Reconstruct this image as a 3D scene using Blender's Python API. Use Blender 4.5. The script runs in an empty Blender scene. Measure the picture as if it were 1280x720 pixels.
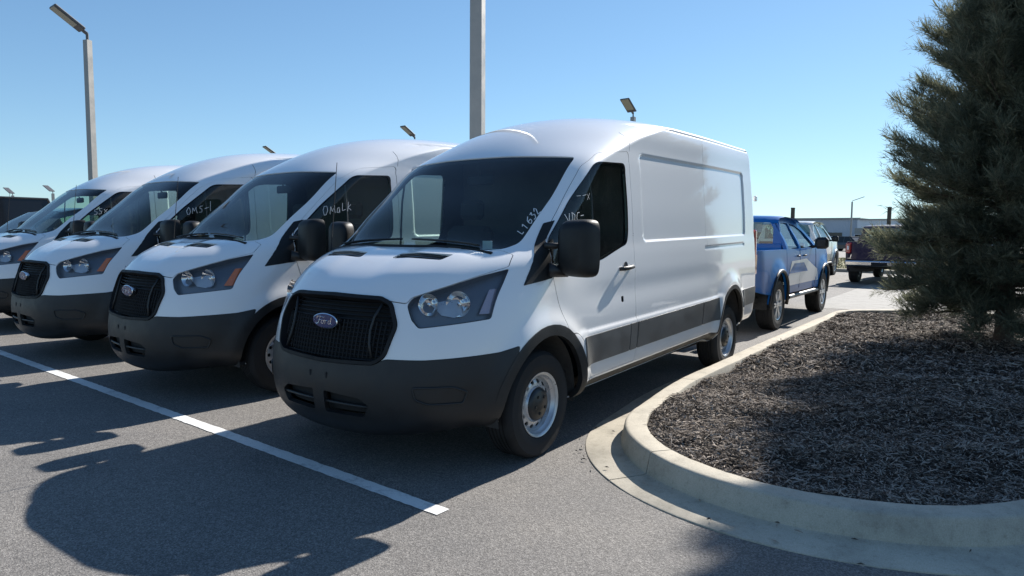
import bpy, math, random
import numpy as np
from mathutils import Vector, Matrix
from mathutils.geometry import delaunay_2d_cdt

# ------------------------------------------------------------------ camera, world, sun, exposure
SC = bpy.context.scene
COL = SC.collection
CAM_LOC = (-2.69, -3.39, 1.473)
YAW, PITCH, ROLL, FPX = .6206, -.0784, .0066, 851.6
cam_d = bpy.data.cameras.new('camera'); cam = bpy.data.objects.new('camera', cam_d); COL.objects.link(cam)
_f = Vector((math.cos(YAW)*math.cos(PITCH), math.sin(YAW)*math.cos(PITCH), math.sin(PITCH)))
_r = Vector((math.sin(YAW), -math.cos(YAW), 0)); _u = _r.cross(_f)
_r2 = _r*math.cos(ROLL) + _u*math.sin(ROLL); _u2 = -_r*math.sin(ROLL) + _u*math.cos(ROLL)
cam.matrix_world = Matrix(((_r2.x, _u2.x, -_f.x, CAM_LOC[0]), (_r2.y, _u2.y, -_f.y, CAM_LOC[1]), (_r2.z, _u2.z, -_f.z, CAM_LOC[2]), (0, 0, 0, 1)))
cam_d.sensor_width = 36; cam_d.lens = 36*FPX/1280; cam_d.clip_end = 3000; cam_d.clip_start = .05
SC.camera = cam
SUN_EL = math.radians(35.0)
SUN_V = Vector((1.42, -.115, 1.0)).normalized()
SUN_EL = math.asin(SUN_V.z)
world = bpy.data.worlds.new('World'); SC.world = world; world.use_nodes = True
wn = world.node_tree; bg = wn.nodes['Background']
sky = wn.nodes.new('ShaderNodeTexSky'); sky.sky_type = 'NISHITA'; sky.sun_disc = False
sky.sun_elevation = SUN_EL; sky.sun_rotation = math.atan2(SUN_V.x, SUN_V.y)
sky.air_density = 1.0; sky.dust_density = .05; sky.ozone_density = 1.3; sky.air_density = .9; sky.altitude = 100
tint = wn.nodes.new('ShaderNodeMix'); tint.data_type = 'RGBA'; tint.blend_type = 'MULTIPLY'; tint.inputs[0].default_value = 1; tint.inputs[7].default_value = (.61, .79, .92, 1)
# a camera's soft shoulder: the brightest part of the sky towards the sun does not burn out
den = wn.nodes.new('ShaderNodeVectorMath'); den.operation = 'MULTIPLY_ADD'; den.inputs[1].default_value = (.056, .056, .056); den.inputs[2].default_value = (1, 1, 1)
div = wn.nodes.new('ShaderNodeVectorMath'); div.operation = 'DIVIDE'
wn.links.new(sky.outputs[0], den.inputs[0]); wn.links.new(sky.outputs[0], div.inputs[0]); wn.links.new(den.outputs[0], div.inputs[1]); wn.links.new(div.outputs[0], tint.inputs[6]); wn.links.new(tint.outputs[2], bg.inputs[0]); bg.inputs[1].default_value = .106
sun_d = bpy.data.lights.new('sun', 'SUN'); sun_d.energy = 4.8; sun_d.angle = math.radians(.53); sun_d.color = (1, .95, .88)
sun = bpy.data.objects.new('sun', sun_d); COL.objects.link(sun)
sun.rotation_euler = (-SUN_V).to_track_quat('-Z', 'Y').to_euler(); sun.location = (0, 0, 30)
SC.view_settings.view_transform = 'Standard'; SC.view_settings.look = 'None'
SC.view_settings.exposure = 0.95; SC.view_settings.gamma = 1

R = random.Random(7)
NR = np.random.default_rng(11)

# ------------------------------------------------------------------ materials
def mat(name, col=(.5, .5, .5), rough=.5, metal=0., coat=0., spec=.5, coat_rough=.03):
    m = bpy.data.materials.new(name); m.use_nodes = True
    b = m.node_tree.nodes['Principled BSDF']
    b.inputs['Base Color'].default_value = (*col, 1); b.inputs['Roughness'].default_value = rough
    b.inputs['Metallic'].default_value = metal; b.inputs['Coat Weight'].default_value = coat
    b.inputs['Coat Roughness'].default_value = coat_rough; b.inputs['Specular IOR Level'].default_value = spec
    return m
def nodes(m): return m.node_tree.nodes, m.node_tree.links, m.node_tree.nodes['Principled BSDF']
def noise(N, L, scale, detail=4, rough=.6, vec=None, dist=0):
    n = N.new('ShaderNodeTexNoise'); n.inputs['Scale'].default_value = scale; n.inputs['Detail'].default_value = detail
    n.inputs['Roughness'].default_value = rough; n.inputs['Distortion'].default_value = dist
    if vec is not None: L.new(vec, n.inputs['Vector'])
    return n
def ramp(N, L, src, stops):
    r = N.new('ShaderNodeValToRGB'); e = r.color_ramp.elements
    while len(e) < len(stops): e.new(.5)
    for k, (p, c) in enumerate(stops):
        e[k].position = p; e[k].color = (*c, 1) if len(c) == 3 else c
    L.new(src, r.inputs[0]); return r
def gobj(N):
    t = N.new('ShaderNodeTexCoord'); return t.outputs['Object']
def mixc(N, L, fac, a, b, mode='MIX'):
    x = N.new('ShaderNodeMix'); x.data_type = 'RGBA'; x.blend_type = mode
    for s, v in ((0, fac), (6, a), (7, b)):
        if hasattr(v, 'is_linked') or hasattr(v, 'links'): L.new(v, x.inputs[s])
        elif isinstance(v, (int, float)): x.inputs[s].default_value = v
        else: x.inputs[s].default_value = (*v, 1)
    return x.outputs[2]
def bump(N, L, B, h, strength=.4, dist=.005):
    b = N.new('ShaderNodeBump'); b.inputs['Strength'].default_value = strength; b.inputs['Distance'].default_value = dist
    L.new(h, b.inputs['Height']); L.new(b.outputs[0], B.inputs['Normal']); return b
def varied(name, col, var=.25, scale=6, rough=.5, metal=0, coat=0, spec=.5, rvar=.12, bmp=0, bscale=200):
    """plain material with soft procedural variation of colour and gloss"""
    m = mat(name, col, rough, metal, coat, spec); N, L, B = nodes(m); o = gobj(N)
    n = noise(N, L, scale, 6, .65, o)
    c = ramp(N, L, n.outputs[0], [(.3, tuple(x*(1-var) for x in col)), (.7, tuple(min(1, x*(1+var)) for x in col))])
    L.new(c.outputs[0], B.inputs['Base Color'])
    r = N.new('ShaderNodeMapRange'); L.new(n.outputs[0], r.inputs[0]); r.inputs[1].default_value = .3; r.inputs[2].default_value = .7
    r.inputs[3].default_value = max(0, rough-rvar); r.inputs[4].default_value = min(1, rough+rvar); L.new(r.outputs[0], B.inputs['Roughness'])
    if bmp:
        n2 = noise(N, L, bscale, 3, .6, o); bump(N, L, B, n2.outputs[0], bmp, .002)
    return m
def paint(name, col, dirt=(.35, .32, .28), metal=0., dirt_amt=.30, coat=1.0):
    """clear-coated car paint with a film of road dust near the sills"""
    m = mat(name, col, .38, metal, coat, .5*coat, .025); N, L, B = nodes(m); o = gobj(N)
    g = N.new('ShaderNodeNewGeometry'); sx = N.new('ShaderNodeSeparateXYZ'); L.new(o, sx.inputs[0])
    n = noise(N, L, 3.2, 8, .7, o)
    h = N.new('ShaderNodeMapRange'); L.new(sx.outputs[2], h.inputs[0]); h.inputs[1].default_value = 1.05; h.inputs[2].default_value = .3
    h.inputs[3].default_value = 0; h.inputs[4].default_value = dirt_amt
    mm = N.new('ShaderNodeMath'); mm.operation = 'MULTIPLY'; L.new(h.outputs[0], mm.inputs[0]); L.new(n.outputs[0], mm.inputs[1])
    L.new(mixc(N, L, mm.outputs[0], col, dirt), B.inputs['Base Color'])
    r = N.new('ShaderNodeMapRange'); L.new(n.outputs[0], r.inputs[0]); r.inputs[3].default_value = .004; r.inputs[4].default_value = .022
    L.new(r.outputs[0], B.inputs['Coat Roughness'])
    n3 = noise(N, L, 420, 2, .5, o); b = bump(N, L, B, n3.outputs[0], .03, .0005)
    return m
def glass(name, tint, rough=.0):
    m = bpy.data.materials.new(name); m.use_nodes = True; N, L = m.node_tree.nodes, m.node_tree.links; N.clear()
    out = N.new('ShaderNodeOutputMaterial'); mx = N.new('ShaderNodeMixShader'); t = N.new('ShaderNodeBsdfTransparent'); g = N.new('ShaderNodeBsdfGlossy')
    # two-sided Schlick reflectance, so a pane looks the same from inside and outside
    ge = N.new('ShaderNodeNewGeometry'); dt = N.new('ShaderNodeVectorMath'); dt.operation = 'DOT_PRODUCT'; L.new(ge.outputs['Normal'], dt.inputs[0]); L.new(ge.outputs['Incoming'], dt.inputs[1])
    def mth(op, a, b=0.):
        q = N.new('ShaderNodeMath'); q.operation = op
        for k_, v_ in enumerate((a, b)):
            if isinstance(v_, (int, float)): q.inputs[k_].default_value = v_
            else: L.new(v_, q.inputs[k_])
        return q
    ab = mth('ABSOLUTE', dt.outputs['Value']); om = mth('SUBTRACT', 1.0, ab.outputs[0]); pw = mth('POWER', om.outputs[0], 5.0); ml = mth('MULTIPLY', pw.outputs[0], .93); fr = mth('ADD', ml.outputs[0], .055); t.inputs[0].default_value = (*tint, 1); g.inputs['Roughness'].default_value = rough
    o = gobj(N); n = noise(N, L, 9, 5, .7, o); d = N.new('ShaderNodeBsdfDiffuse'); d.inputs[0].default_value = (.45, .44, .42, 1)
    mr = N.new('ShaderNodeMapRange'); L.new(n.outputs[0], mr.inputs[0]); mr.inputs[1].default_value = .35; mr.inputs[2].default_value = .8; mr.inputs[3].default_value = .004; mr.inputs[4].default_value = .03
    mx2 = N.new('ShaderNodeMixShader'); L.new(mr.outputs[0], mx2.inputs[0])
    L.new(fr.outputs[0], mx.inputs[0]); L.new(t.outputs[0], mx.inputs[1]); L.new(g.outputs[0], mx.inputs[2])
    L.new(mx.outputs[0], mx2.inputs[1]); L.new(d.outputs[0], mx2.inputs[2]); L.new(mx2.outputs[0], out.inputs[0])
    return m
M = {}
M['white'] = paint('white_paint', (.80, .80, .80))
M['black_plastic'] = varied('black_plastic', (.012, .0128, .014), .3, 5, .48, bmp=.25, bscale=900)
M['gloss_black'] = mat('gloss_black', (.008, .008, .009), .12)
M['dark'] = mat('dark_lining', (.012, .012, .013), .85)
M['grey_trim'] = varied('grey_trim', (.05, .052, .055), .2, 8, .6)
M['seat_cloth'] = varied('seat_cloth', (.03, .032, .036), .3, 60, .9)
M['windshield'] = glass('windshield_glass', (.62, .74, .72))
M['window'] = glass('window_glass', (.60, .72, .68))
M['lens'] = glass('lamp_lens', (.92, .94, .95))
M['chrome'] = mat('chrome', (.75, .75, .76), .12, 1)
M['amber'] = mat('amber_reflector', (.75, .16, .02), .25, 0, 1)
M['sheen_marker'] = mat('sheen_marker', (.42, .34, .38), .2, .3, 1)
M['steel'] = varied('silver_steel', (.50, .51, .53), .1, 10, .33, .6)
M['rubber'] = varied('tyre_rubber', (.020, .020, .021), .35, 7, .78, spec=.3, bmp=.2, bscale=150)
M['blue_oval'] = mat('blue_enamel', (.003, .018, .11), .3, 0, .3)
M['silver'] = mat('silver_badge', (.8, .8, .82), .18, 1)
M['chalk'] = mat('white_chalk', (.85, .86, .86), .9)
M['chalk'].node_tree.nodes['Principled BSDF'].inputs['Alpha'].default_value = .75
M['paper'] = mat('paper', (.75, .76, .75), .7)
M['red_lamp'] = mat('red_lamp', (.38, .01, .012), .15, 0, 1)
M['underbody'] = varied('underbody', (.02, .019, .018), .4, 5, .9)

# ------------------------------------------------------------------ object helpers
def link(o, parent=None):
    COL.objects.link(o)
    if parent is not None: o.parent = parent
    return o
def tag(o, label=None, cat=None, group=None, kind=None):
    if label: o['label'] = label
    if cat: o['category'] = cat
    if group: o['group'] = group
    if kind: o['kind'] = kind
    return o
def empty(name, loc=(0, 0, 0), rz=0, parent=None):
    o = bpy.data.objects.new(name, None); o.location = loc; o.rotation_euler = (0, 0, rz); o.empty_display_size = .2
    return link(o, parent)
def mesh(name, V, F, m, parent=None, smooth=False, normals=None, loc=None, mats=None, fm=None):
    me = bpy.data.meshes.new(name)
    if isinstance(V, np.ndarray): V = V.tolist()
    me.from_pydata(V, [], F if isinstance(F, list) else F.tolist())
    for x in (mats or [m]): me.materials.append(x)
    if fm is not None: me.polygons.foreach_set('material_index', fm)
    if smooth: me.polygons.foreach_set('use_smooth', [True]*len(me.polygons))
    if normals is not None: me.normals_split_custom_set(normals)
    me.update()
    o = bpy.data.objects.new(name, me); link(o, parent)
    if loc: o.location = loc
    return o
def copy_tree(o, parent=None):
    c = o.copy(); COL.objects.link(c); c.parent = parent
    for ch in list(o.children): copy_tree(ch, c)
    return c
class MB:
    """collects boxes, tubes, lathes into one mesh"""
    def __init__(s): s.V = []; s.F = []
    def add(s, V, F):
        k = len(s.V); s.V += [tuple(v) for v in V]; s.F += [tuple(i+k for i in f) for f in F]; return s
    def box(s, a, b, bev=0, rot=None, piv=None):
        x0, y0, z0 = a; x1, y1, z1 = b
        if bev <= 0:
            V = [(x, y, z) for z in (z0, z1) for y in (y0, y1) for x in (x0, x1)]
            F = [(0, 2, 3, 1), (4, 5, 7, 6), (0, 1, 5, 4), (2, 6, 7, 3), (0, 4, 6, 2), (1, 3, 7, 5)]
        else:
            c = np.array([(x0+x1)/2, (y0+y1)/2, (z0+z1)/2]); h = np.array([abs(x1-x0)/2, abs(y1-y0)/2, abs(z1-z0)/2]); b_ = min(bev, h.min()*.98)
            V = []; idx = {}
            for i in (-1, 1):
                for j in (-1, 1):
                    for k in (-1, 1):
                        for ax in range(3):
                            p = np.array([i, j, k])*h
                            for q in range(3):
                                if q != ax: p[q] -= [i, j, k][q]*b_
                            idx[(i, j, k, ax)] = len(V); V.append(tuple(c+p))
            F = []
            def face(keys):
                P = [np.array(V[idx[k]]) for k in keys]; n = np.cross(P[1]-P[0], P[2]-P[1]); ids = [idx[k] for k in keys]
                if np.dot(n, sum(P)/len(P)-c) < 0: ids = ids[::-1]
                F.append(tuple(ids))
            for ax in range(3):
                o1, o2 = [q for q in range(3) if q != ax]
                for sgn in (-1, 1):
                    ks = []
                    for a1, a2 in ((-1, -1), (1, -1), (1, 1), (-1, 1)):
                        k = [0, 0, 0]; k[ax] = sgn; k[o1] = a1; k[o2] = a2; ks.append((*k, ax))
                    face(ks)
                for a1 in (-1, 1):
                    for a2 in (-1, 1):
                        ks = []
                        for e in (-1, 1):
                            k = [0, 0, 0]; k[ax] = e; k[o1] = a1; k[o2] = a2; ks.append(k)
                        face([(*ks[0], o1), (*ks[1], o1), (*ks[1], o2), (*ks[0], o2)])
            for i in (-1, 1):
                for j in (-1, 1):
                    for k in (-1, 1): face([(i, j, k, 0), (i, j, k, 1), (i, j, k, 2)])
        if rot is not None:
            p = Vector(piv if piv is not None else ((x0+x1)/2, (y0+y1)/2, (z0+z1)/2)); V = [tuple(rot @ (Vector(v)-p) + p) for v in V]
        return s.add(V, F)
    def tube(s, pts, r, n=8, cap=True):
        pts = [Vector(p) for p in pts]; V = []; F = []
        rr = r if isinstance(r, (list, tuple)) else [r]*len(pts)
        t = (pts[1]-pts[0]).normalized(); up = Vector((0, 0, 1)) if abs(t.z) < .9 else Vector((1, 0, 0)); a = t.cross(up).normalized()
        for i, p in enumerate(pts):
            t = (pts[min(i+1, len(pts)-1)]-pts[max(i-1, 0)]).normalized(); a = (a-t*a.dot(t)).normalized(); b = t.cross(a)
            for k in range(n):
                w = 2*math.pi*k/n; V.append(tuple(p+(a*math.cos(w)+b*math.sin(w))*rr[i]))
        for i in range(len(pts)-1):
            for k in range(n):
                k2 = (k+1) % n; F.append((i*n+k, i*n+k2, (i+1)*n+k2, (i+1)*n+k))
        if cap: F += [tuple(range(n-1, -1, -1)), tuple(range((len(pts)-1)*n, len(pts)*n))]
        return s.add(V, F)
    def lathe(s, prof, n=48, axis='y', c=(0, 0, 0)):
        """prof: list of (radius, along-axis)"""
        V = []; F = []; m = len(prof)
        for k in range(n):
            w = 2*math.pi*k/n
            for r, h in prof:
                q = (r*math.cos(w), r*math.sin(w))
                V.append({'y': (c[0]+q[0], c[1]+h, c[2]+q[1]), 'x': (c[0]+h, c[1]+q[0], c[2]+q[1]), 'z': (c[0]+q[0], c[1]+q[1], c[2]+h)}[axis])
        for k in range(n):
            for j in range(m-1):
                k2 = (k+1) % n; F.append((k*m+j, k*m+j+1, k2*m+j+1, k2*m+j))
        return s.add(V, F)
    def build(s, name, m, parent=None, smooth=False, angle=None, **kw):
        o = mesh(name, s.V, s.F, m, parent, smooth=smooth or angle is not None, **kw)
        if angle is not None:
            try: o.data.set_sharp_from_angle(angle=math.radians(angle))
            except Exception: pass
        return o
def inpoly(P, poly):
    x, y = P[:, 0], P[:, 1]; n = len(poly); c = np.zeros(len(P), bool); j = n-1
    for i in range(n):
        xi, yi = poly[i]; xj, yj = poly[j]
        m = ((yi > y) != (yj > y))
        if yi != yj: c ^= m & (x < (xj-xi)*(y-yi)/(yj-yi)+xi)
        j = i
    return c
def roundpoly(P, r, closed=True, k=4):
    """cut every corner with a small quadratic bend of reach r"""
    P = [np.array(p, float) for p in P]; out = []; n = len(P)
    for i in range(n):
        if not closed and i in (0, n-1): out.append(P[i]); continue
        a, b, c = P[i-1], P[i], P[(i+1) % n]; la, lc = np.linalg.norm(a-b), np.linalg.norm(c-b); rr = min(r, la*.45, lc*.45)
        p = b+(a-b)/la*rr; q = b+(c-b)/lc*rr
        for t in np.linspace(0, 1, k+1): out.append((1-t)**2*p+2*t*(1-t)*b+t*t*q)
    return np.array(out)
def densify(P, d, closed=True):
    out = []; n = len(P)
    for i in range(n if closed else n-1):
        a, b = P[i], P[(i+1) % n]; k = max(1, int(np.ceil(np.linalg.norm(b-a)/d)))
        for j in range(k): out.append(a+(b-a)*j/k)
    if not closed: out.append(P[-1])
    return np.array(out)
def offset(P, d):
    """closed polygon shifted outwards by d"""
    P = np.asarray(P, float); A = .5*np.sum(P[:, 0]*np.roll(P[:, 1], -1)-np.roll(P[:, 0], -1)*P[:, 1]); sg = 1 if A > 0 else -1
    e = np.roll(P, -1, 0)-P; e /= np.maximum(np.linalg.norm(e, axis=1, keepdims=True), 1e-9); n1 = np.stack([e[:, 1], -e[:, 0]], 1)*sg; n0 = np.roll(n1, 1, 0)
    b = n0+n1; b /= np.maximum(np.linalg.norm(b, axis=1, keepdims=True), 1e-6); c = np.clip((b*n1).sum(1), .5, 1)
    return P+b*(d/c)[:, None]
def cdt(pts, loops, closed=None):
    V = [tuple(p) for p in pts]; E = []
    for i, l in enumerate(loops):
        k = len(V); V += [tuple(p) for p in l]; n = len(l)
        E += [(k+j, k+(j+1) % n) for j in range(n if (closed is None or closed[i]) else n-1)]
    r = delaunay_2d_cdt([Vector(v) for v in V], E, [], 0, 1e-6)
    return np.array([tuple(v) for v in r[0]]), np.array([f for f in r[2] if len(f) == 3])
def sstep(a, b, x):
    t = np.clip((x-a)/(b-a), 0, 1); return t*t*(3-2*t)
RAKE=.022
# x0, zc, W, zs, a, m, xe
ROWS=np.array([
 [.26,.23,.84,.33,.70,2.6,5.90],
 [.10,.27,.95,.36,.75,2.6,5.95],
 [.03,.36,.99,.42,.78,2.6,5.97],
 [.00,.50,1.005,.52,.80,2.6,5.98],
 [.00,.62,1.015,.64,.80,2.6,5.98],
 [.02,.74,1.02,.76,.80,2.6,5.98],
 [.045,.86,1.02,.88,.82,2.6,5.98],
 [.075,.98,1.017,1.00,.86,2.5,5.98],
 [.12,1.09,1.012,1.10,.90,2.5,5.98],
 [.22,1.19,1.005,1.19,.88,2.5,5.98],
 [.40,1.29,.998,1.28,.74,2.7,5.98],
 [.60,1.365,.992,1.34,.58,3.0,5.98],
 [.80,1.415,.986,1.40,.43,3.5,5.97],
 [.99,1.57,.978,1.56,.42,3.5,5.97],
 [1.27,1.81,.960,1.80,.42,3.4,5.96],
 [1.56,2.05,.938,2.03,.43,3.3,5.95],
 [1.80,2.205,.925,2.14,.52,2.7,5.95],
 [2.08,2.335,.918,2.25,.60,2.5,5.94],
 [2.42,2.44,.905,2.335,.60,2.5,5.93],
 [2.72,2.492,.880,2.393,.58,2.6,5.92],
 [3.02,2.52,.80,2.435,.7,2.5,5.91],
 [3.40,2.54,.48,2.505,1.0,2.2,5.88],
 [3.60,2.545,.0,2.545,1.0,2.2,5.85]])
SF=1.5; SR=.20   # front span, rear corner radius
SS=4.9; 
def _v():
    d=np.diff(ROWS,axis=0)
    c=np.hypot(d[:,0],d[:,1]); s=np.hypot(d[:,2],d[:,3])
    return np.concatenate([[0],np.cumsum(np.maximum((c+s)/2,.03))])
VK=_v(); VMAX=VK[-1]
def _slopes():
    # slopes of the curvature-continuous spline through the rows, eased towards the local ones where rows are tight
    h=np.diff(VK); d=np.diff(ROWS,axis=0)/h[:,None]; n=len(VK)
    A=np.zeros((n,n)); B=np.zeros((n,ROWS.shape[1])); A[0,0]=2;A[0,1]=1;B[0]=3*d[0];A[-1,-1]=2;A[-1,-2]=1;B[-1]=3*d[-1]
    for i in range(1,n-1): A[i,i-1]=h[i];A[i,i]=2*(h[i-1]+h[i]);A[i,i+1]=h[i-1];B[i]=3*(h[i]*d[i-1]+h[i-1]*d[i])
    return np.linalg.solve(A,B)
MS=_slopes()
def _hermite(v):
    v=np.clip(v,0,VMAX); i=np.clip(np.searchsorted(VK,v,side='right')-1,0,len(VK)-2)
    h=np.diff(VK); d=np.diff(ROWS,axis=0)/h[:,None]
    m=MS
    t=((v-VK[i])/h[i])[...,None]; H=h[i][...,None]
    return ((2*t**3-3*t**2+1)*ROWS[i]+(t**3-2*t**2+t)*H*m[i]+(-2*t**3+3*t**2)*ROWS[i+1]+(t**3-t**2)*H*m[i+1])
def surf(s,v):
    s=np.asarray(s,float);v=np.asarray(v,float)
    R=_hermite(v); x0,zc,W,zs,a,m,xe=[R[...,k] for k in range(7)]
    W=np.maximum(W,0)
    u=np.clip(s/SF,0,1); q=np.sin(u*np.pi/2)
    fx=x0+a*(1-np.sqrt(np.maximum(1-q**m,0))); fy=W*q
    xs=x0+a; t=np.clip((s-SF)/SS,0,1); sx=xs+(xe-SR-xs)*t
    rr=np.minimum(SR,W)
    b=np.clip((s-SF-SS)/.15,0,1)*np.pi/2
    c=np.clip((s-SF-SS-.15)/.9,0,1)
    x=np.where(s<SF,fx,np.where(s<SF+SS,sx,xe-SR+SR*np.sin(b)))
    y=np.where(s<SF,fy,np.where(s<SF+SS,W,(W-rr+rr*np.cos(b))*(1-c)))
    tp=np.clip((x-4.0)/2,0,1); tp=.05*tp*tp*(3-2*tp); y0=y; y=y-tp*np.minimum(1,y/.5)
    g=(y0/np.maximum(W,1e-6))**2; g=np.where(s<SF,g,1)
    z=zc+(zs-zc)*g
    return np.stack([x,y,z],-1)
SMAX=SF+SS+.15+.9
_S,_V=np.meshgrid(np.linspace(0,SMAX,700),np.linspace(0,VMAX,500),indexing='ij')
TAB=surf(_S,_V)
def inv(P,axes,mask=None):
    """P: (n,2) points in the two given axes -> (n,2) (s,v)"""
    P=np.asarray(P,float); out=[]
    st4=(slice(None,None,5),slice(None,None,5)); A=TAB[st4][...,list(axes)]; S4=_S[st4]; V4=_V[st4]
    ok=np.ones(S4.shape,bool) if mask is None else mask[st4]
    for p in P:
        d=((A-p)**2).sum(-1); d=np.where(ok,d,9e9)
        k=np.unravel_index(np.argmin(d),d.shape); q=np.array([S4[k],V4[k]])
        for _ in range(7):
            e=1e-4; f=surf(*q)[list(axes)]
            J=np.stack([(surf(q[0]+e,q[1])[list(axes)]-f)/e,(surf(q[0],q[1]+e)[list(axes)]-f)/e],1)
            try: st=np.linalg.solve(J+1e-9*np.eye(2),p-f)
            except Exception: break
            if not np.isfinite(st).all() or np.abs(st).max()>.2: break
            q=q+st; q[0]=np.clip(q[0],0,SMAX);q[1]=np.clip(q[1],0,VMAX)
        out.append(q)
    return np.array(out)
# ------------------------------------------------------------------ van body: one smooth analytic shell, cut into panels
ORIGINS = {}
def inv3(P):
    out = []
    for p in P:
        d = ((TAB[::5, ::5]-np.array(p))**2).sum(-1); k = np.unravel_index(np.argmin(d), d.shape); q = np.array([_S[::5, ::5][k], _V[::5, ::5][k]])
        for _ in range(6):
            e = 1e-4; f = surf(*q); J = np.stack([(surf(q[0]+e, q[1])-f)/e, (surf(q[0], q[1]+e)-f)/e], 1)
            st = np.linalg.lstsq(J, np.array(p)-f, rcond=None)[0]
            if np.abs(st).max() > .2: break
            q = np.clip(q+st, 0, [SMAX, VMAX])
        out.append(q)
    return np.array(out)
_mf = _S <= SF; _mt = (_V > VK[7]); _ms = (_S <= SF+SS+.1)
def outline(pts):
    out = []; full = []
    for i, p in enumerate(pts):     # straight in the projection, not in the surface's own coordinates
        full.append(p)
        if i+1 < len(pts) and p[0] == pts[i+1][0] and p[0] in 'sf':
            d = math.dist(p[1:], pts[i+1][1:]); k = int(d/.15)
            for j in range(1, k+1): full.append((p[0], *(np.array(p[1:])+(np.array(pts[i+1][1:])-np.array(p[1:]))*j/(k+1))))
    for p in full:
        if len(p) == 4: out.append(inv3([p[1:]])[0])
        elif p[0] == 'f': out.append(inv([p[1:]], (1, 2), _mf)[0])
        elif p[0] == 's': out.append(inv([p[1:]], (0, 2), _ms)[0])
        else: out.append(inv([p[1:]], (0, 1), _mt)[0])
    return np.array(out)
FW, RW, WZ = 1.02, 4.78, .385
def arc(cx, cz, r, a0, a1, n):
    return [('s', cx+r*math.cos(math.radians(a)), cz+r*math.sin(math.radians(a))) for a in np.linspace(a0, a1, n)]
def disp(x, y, z, s):
    side = sstep(1.0, 1.45, s)*(1-sstep(SF+SS-.05, SF+SS+.05, s))
    d = 0*x
    for c, amp in ((FW, .030), (RW, .034)):
        r = np.hypot(x-c, z-WZ); d = d+amp*np.exp(-(np.maximum(r-.49, 0)/.085)**2)*(sstep(.1, .35, z))*sstep(.8, 1.3, s)*(s < SF+SS)
    d = d+.016*(1-sstep(.755, .795, z))*side*sstep(1.35, 1.5, x)*(1-sstep(4.35, 4.5, x))
    # pressed panel in the load side
    cx, cz, hx, hz = 3.985, 1.75, 1.45, .372
    def rb(x, z, cx, cz, hx, hz, r):
        qx = np.abs(x-cx)-(hx-r); qz = np.abs(z-cz)-(hz-r); return np.hypot(np.maximum(qx, 0), np.maximum(qz, 0))+np.minimum(np.maximum(qx, qz), 0)-r
    d = d-.013*sstep(.0, .028, -rb(x, z, cx, cz, hx, hz, .07))*side
    d = d-.010*sstep(0, .02, -rb(x, z, 4.66, 1.288, .70, .028, .02))*side
    # soft waist crease and its hollow below
    d = d-.010*np.exp(-((z-1.02)/.10)**2)*side*sstep(1.2, 1.9, x)*(1-sstep(3.9, 4.5, x))
    # roof gutter
    d = d-.017*np.exp(-((z-2.385)/.011)**2)*sstep(2.38, 2.7, x)*sstep(.70, .80, y)*(s < SF+SS)
    # bonnet: raised shoulders, dished middle
    ay = np.abs(y); d = d+.013*sstep(.16, .34, ay)*(1-sstep(.60, .78, ay))*sstep(1.13, 1.25, z)*(1-sstep(.62, .80, x))*(s < SF)
    return d
def pos(s, v):
    P = surf(s, v); e = 1e-3
    a = surf(s+e, v)-surf(np.maximum(s-e, 0), v); b = surf(s, np.minimum(v+e, VMAX))-surf(s, np.maximum(v-e, 0))
    n = np.cross(b, a); n /= np.maximum(np.linalg.norm(n, axis=-1, keepdims=True), 1e-12)
    return P+n*disp(P[..., 0], P[..., 1], P[..., 2], s)[..., None]
def posn(s, v, e=2.5e-3):
    P = pos(s, v); a = pos(np.minimum(s+e, SMAX), v)-pos(np.maximum(s-e, 0), v); b = pos(s, np.minimum(v+e, VMAX))-pos(s, np.maximum(v-e, 0))
    n = np.cross(b, a); n[s < 1e-5, 1] = 0; n /= np.maximum(np.linalg.norm(n, axis=-1, keepdims=True), 1e-12)
    return P, n
# --- panel outlines in metres on the body (f: y,z from the front; s: x,z from the side; t: x,y from above; p: a 3D point)
def front_close(P, r=.03, d=.03):
    """half outline that starts and ends on the centre line"""
    Q = np.array(P, float); Q[0, 0] = 0; Q[-1, 0] = 0
    Q = roundpoly(Q, r, closed=False); return densify(Q, d, closed=False)
def loop(pts, r=.03, d=.03):
    if all(p[0] == 's' for p in pts):
        q = densify(roundpoly([p[1:] for p in pts], r, k=5), .07); return densify(outline([('s', *p) for p in q]), d)
    return densify(roundpoly(outline(pts), r), d)
REG = []      # (name, inner polygon, outer polygon or None, half outline?)
def reg(name, inner, outer=None): REG.append((name, inner, outer))
def grow(P, d):
    Q = offset(P, d); Q[:, 0] = np.maximum(Q[:, 0], 0)
    if P[0][0] < 1e-6:
        Q[0, 0] = Q[-1, 0] = 0
        Q[0, 1] = P[0][1]+(d if P[0][1] > P[-1][1] else -d); Q[-1, 1] = P[-1][1]+(-d if P[0][1] > P[-1][1] else d)
    return Q
fd = loop([('s', 2.10, .975), ('s', 2.145, .975), ('s', 2.145, .93), ('s', 2.10, .93)], .012, .01); reg('lock_recess', fd)
for nm, cx in (('front', FW), ('rear', RW)):
    ro = .435 if nm == 'front' else .43
    reg('hole', loop([('s', cx-ro, .34)]+arc(cx, WZ, ro, 180, 0, 22)+[('s', cx+ro, .34)]+[('s', cx+ro-.02, .335), ('s', cx-ro+.02, .335)], .01))
fl = arc(FW, WZ, .505, 168, -4, 22); fl2 = arc(FW, WZ, .43, -4, 168, 22)
reg('wheel_arch_trim', loop(fl+[('s', FW+.48, .345), ('s', FW+.43, .345)]+fl2, .01))
rl = arc(RW, WZ, .475, 178, 2, 22); rl2 = arc(RW, WZ, .42, 2, 178, 22)
reg('wheel_arch_trim_rear', loop(rl+rl2, .01))
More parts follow.
